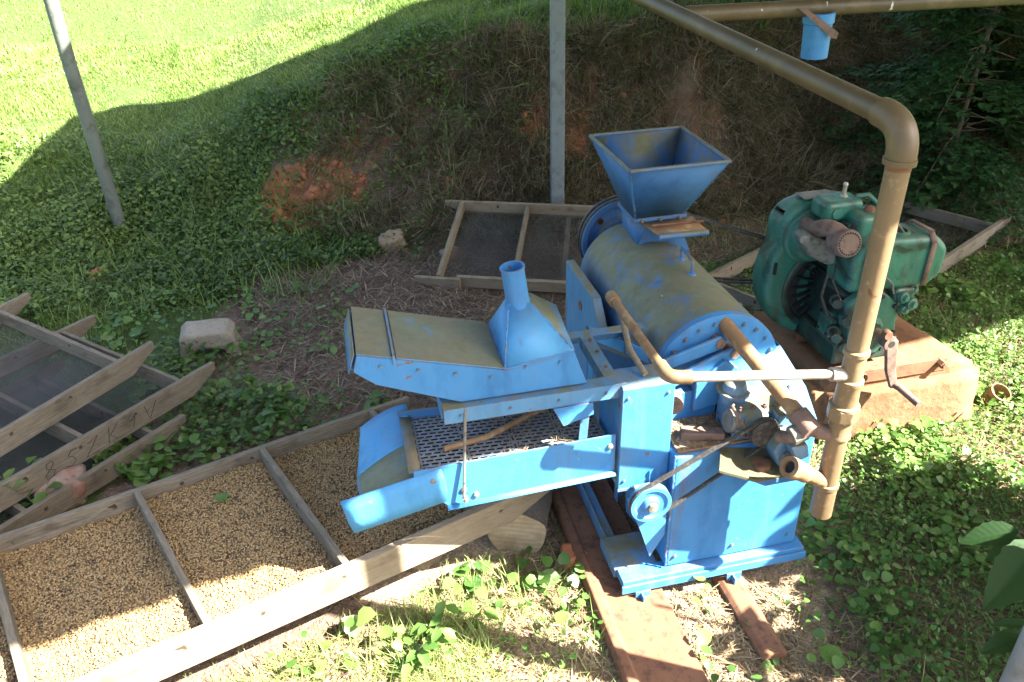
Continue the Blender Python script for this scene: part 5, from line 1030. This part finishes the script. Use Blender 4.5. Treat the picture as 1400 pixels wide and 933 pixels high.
def big_leaf(tip, root, wid, tint):
    global lfm
    tip, root = Vector(tip)-cs, Vector(root)-cs; d_ = tip-root; L = d_.length; y_ = d_.normalized(); z_ = Vector((.2, -.3, 1)); z_ = (z_-y_*z_.dot(y_)).normalized(); x_ = y_.cross(z_)
    if lfm is None:
        o = bulk('leaf', 'coffee_leaf', *COFL, np.zeros((1, 3)), np.array([[1., 0, 0]]), np.array([[0, 1., 0]]), np.array([[0, 0, 1.]]), np.array([tint])); lfm = o.data; o.parent = cof
    else: o = bpy.data.objects.new('leaf', lfm); COL.objects.link(o); o.parent = cof
    m_ = Matrix.Identity(4)
    for i in range(3): m_[i][0], m_[i][1], m_[i][2], m_[i][3] = x_[i]*wid*L, y_[i]*L, z_[i]*L, root[i]
    o.matrix_local = m_
def at(px, py, z): return gz(px, py, z)
for tp, rt, w_ in ((((1312, 738), .50), ((1392, 726), .55), 1.), (((1347, 765), .48), ((1400, 738), .54), .9), (((1352, 832), .50), ((1420, 742), .60), 1.05), (((1342, 892), .46), ((1402, 866), .50), .9), (((1352, 850), .48), ((1408, 856), .52), .7), (((1430, 800), .5), ((1412, 752), .58), 1.1), (((1405, 930), .40), ((1430, 870), .5), 1.), (((1460, 770), .55), ((1415, 740), .6), 1.)):
    big_leaf(at(*tp[0], tp[1]), at(*rt[0], rt[1]), w_, .2)
MB().tube([(0, 0, -.05), (.02, .0, .5), (.05, -.02, 1.0), (.10, -.05, 1.7)], [.022, .018, .014, .008], 8).build('stem', 'bark', cof)
for a in (at(1392, 726, .55), at(1420, 742, .6), at(1402, 866, .5)): e_ = Vector(a)-cs; MB().tube([(.015, 0, .42), e_*.6+Vector((0, 0, .2)), e_], [.008, .006, .003], 6).build('twig', 'bark', cof)
def foliage(parent, n, c, r, sz, mat='coffee_leaf', tpl=CLO):
    q = unit(rng.normal(0, 1, (n, 3)))*rng.random((n, 1))**.45
    o = leaves('foliage', mat, c[0]+q[:, 0]*r[0], c[1]+q[:, 1]*r[1], c[2]+q[:, 2]*r[2], rng.uniform(.7, 1.25, n)*sz, rng.uniform(-.3, .9, n), np.clip(rng.normal(.4, .2, n), 0, 1), None, None, tpl=tpl, parent=parent); o['kind'] = 'stuff'; return o
foliage(cof, 90, (.45, -.25, .9), (.40, .35, .4), .15); foliage(cof, 60, (.02, -.08, 1.0), (.24, .22, .25), .15)  # second cluster is out of view, added to shade the big leaves
# neighbouring coffee tree outside the picture that throws the dappled shade on the right
ct = empty('coffee_tree', (2.97, 1.74, 0)); tag(ct, 'coffee tree whose dappled shade falls on the leaves right of the machine', 'tree')
MB().tube([(0, 0, -.1), (.02, 0, .8), (.0, .04, 1.5), (.03, .05, 2.1)], [.035, .03, .022, .01], 8).build('trunk', 'bark', ct)
for k in range(9):
    a = k*2.4; h = .6+k*.16; MB().tube([(.01, .01, h), (math.cos(a)*.3, math.sin(a)*.3, h+.12), (math.cos(a)*.6, math.sin(a)*.6, h+.1)], [.012, .009, .004], 6).build('limb', 'bark', ct)
foliage(ct, 950, (0, 0, 1.2), (.58, .62, .6), .18); foliage(ct, 160, (-.33, -.38, 1.25), (.35, .35, .35), .16)
foliage(ct, 70, (-.1, .1, 1.9), (.35, .35, .3), .15)
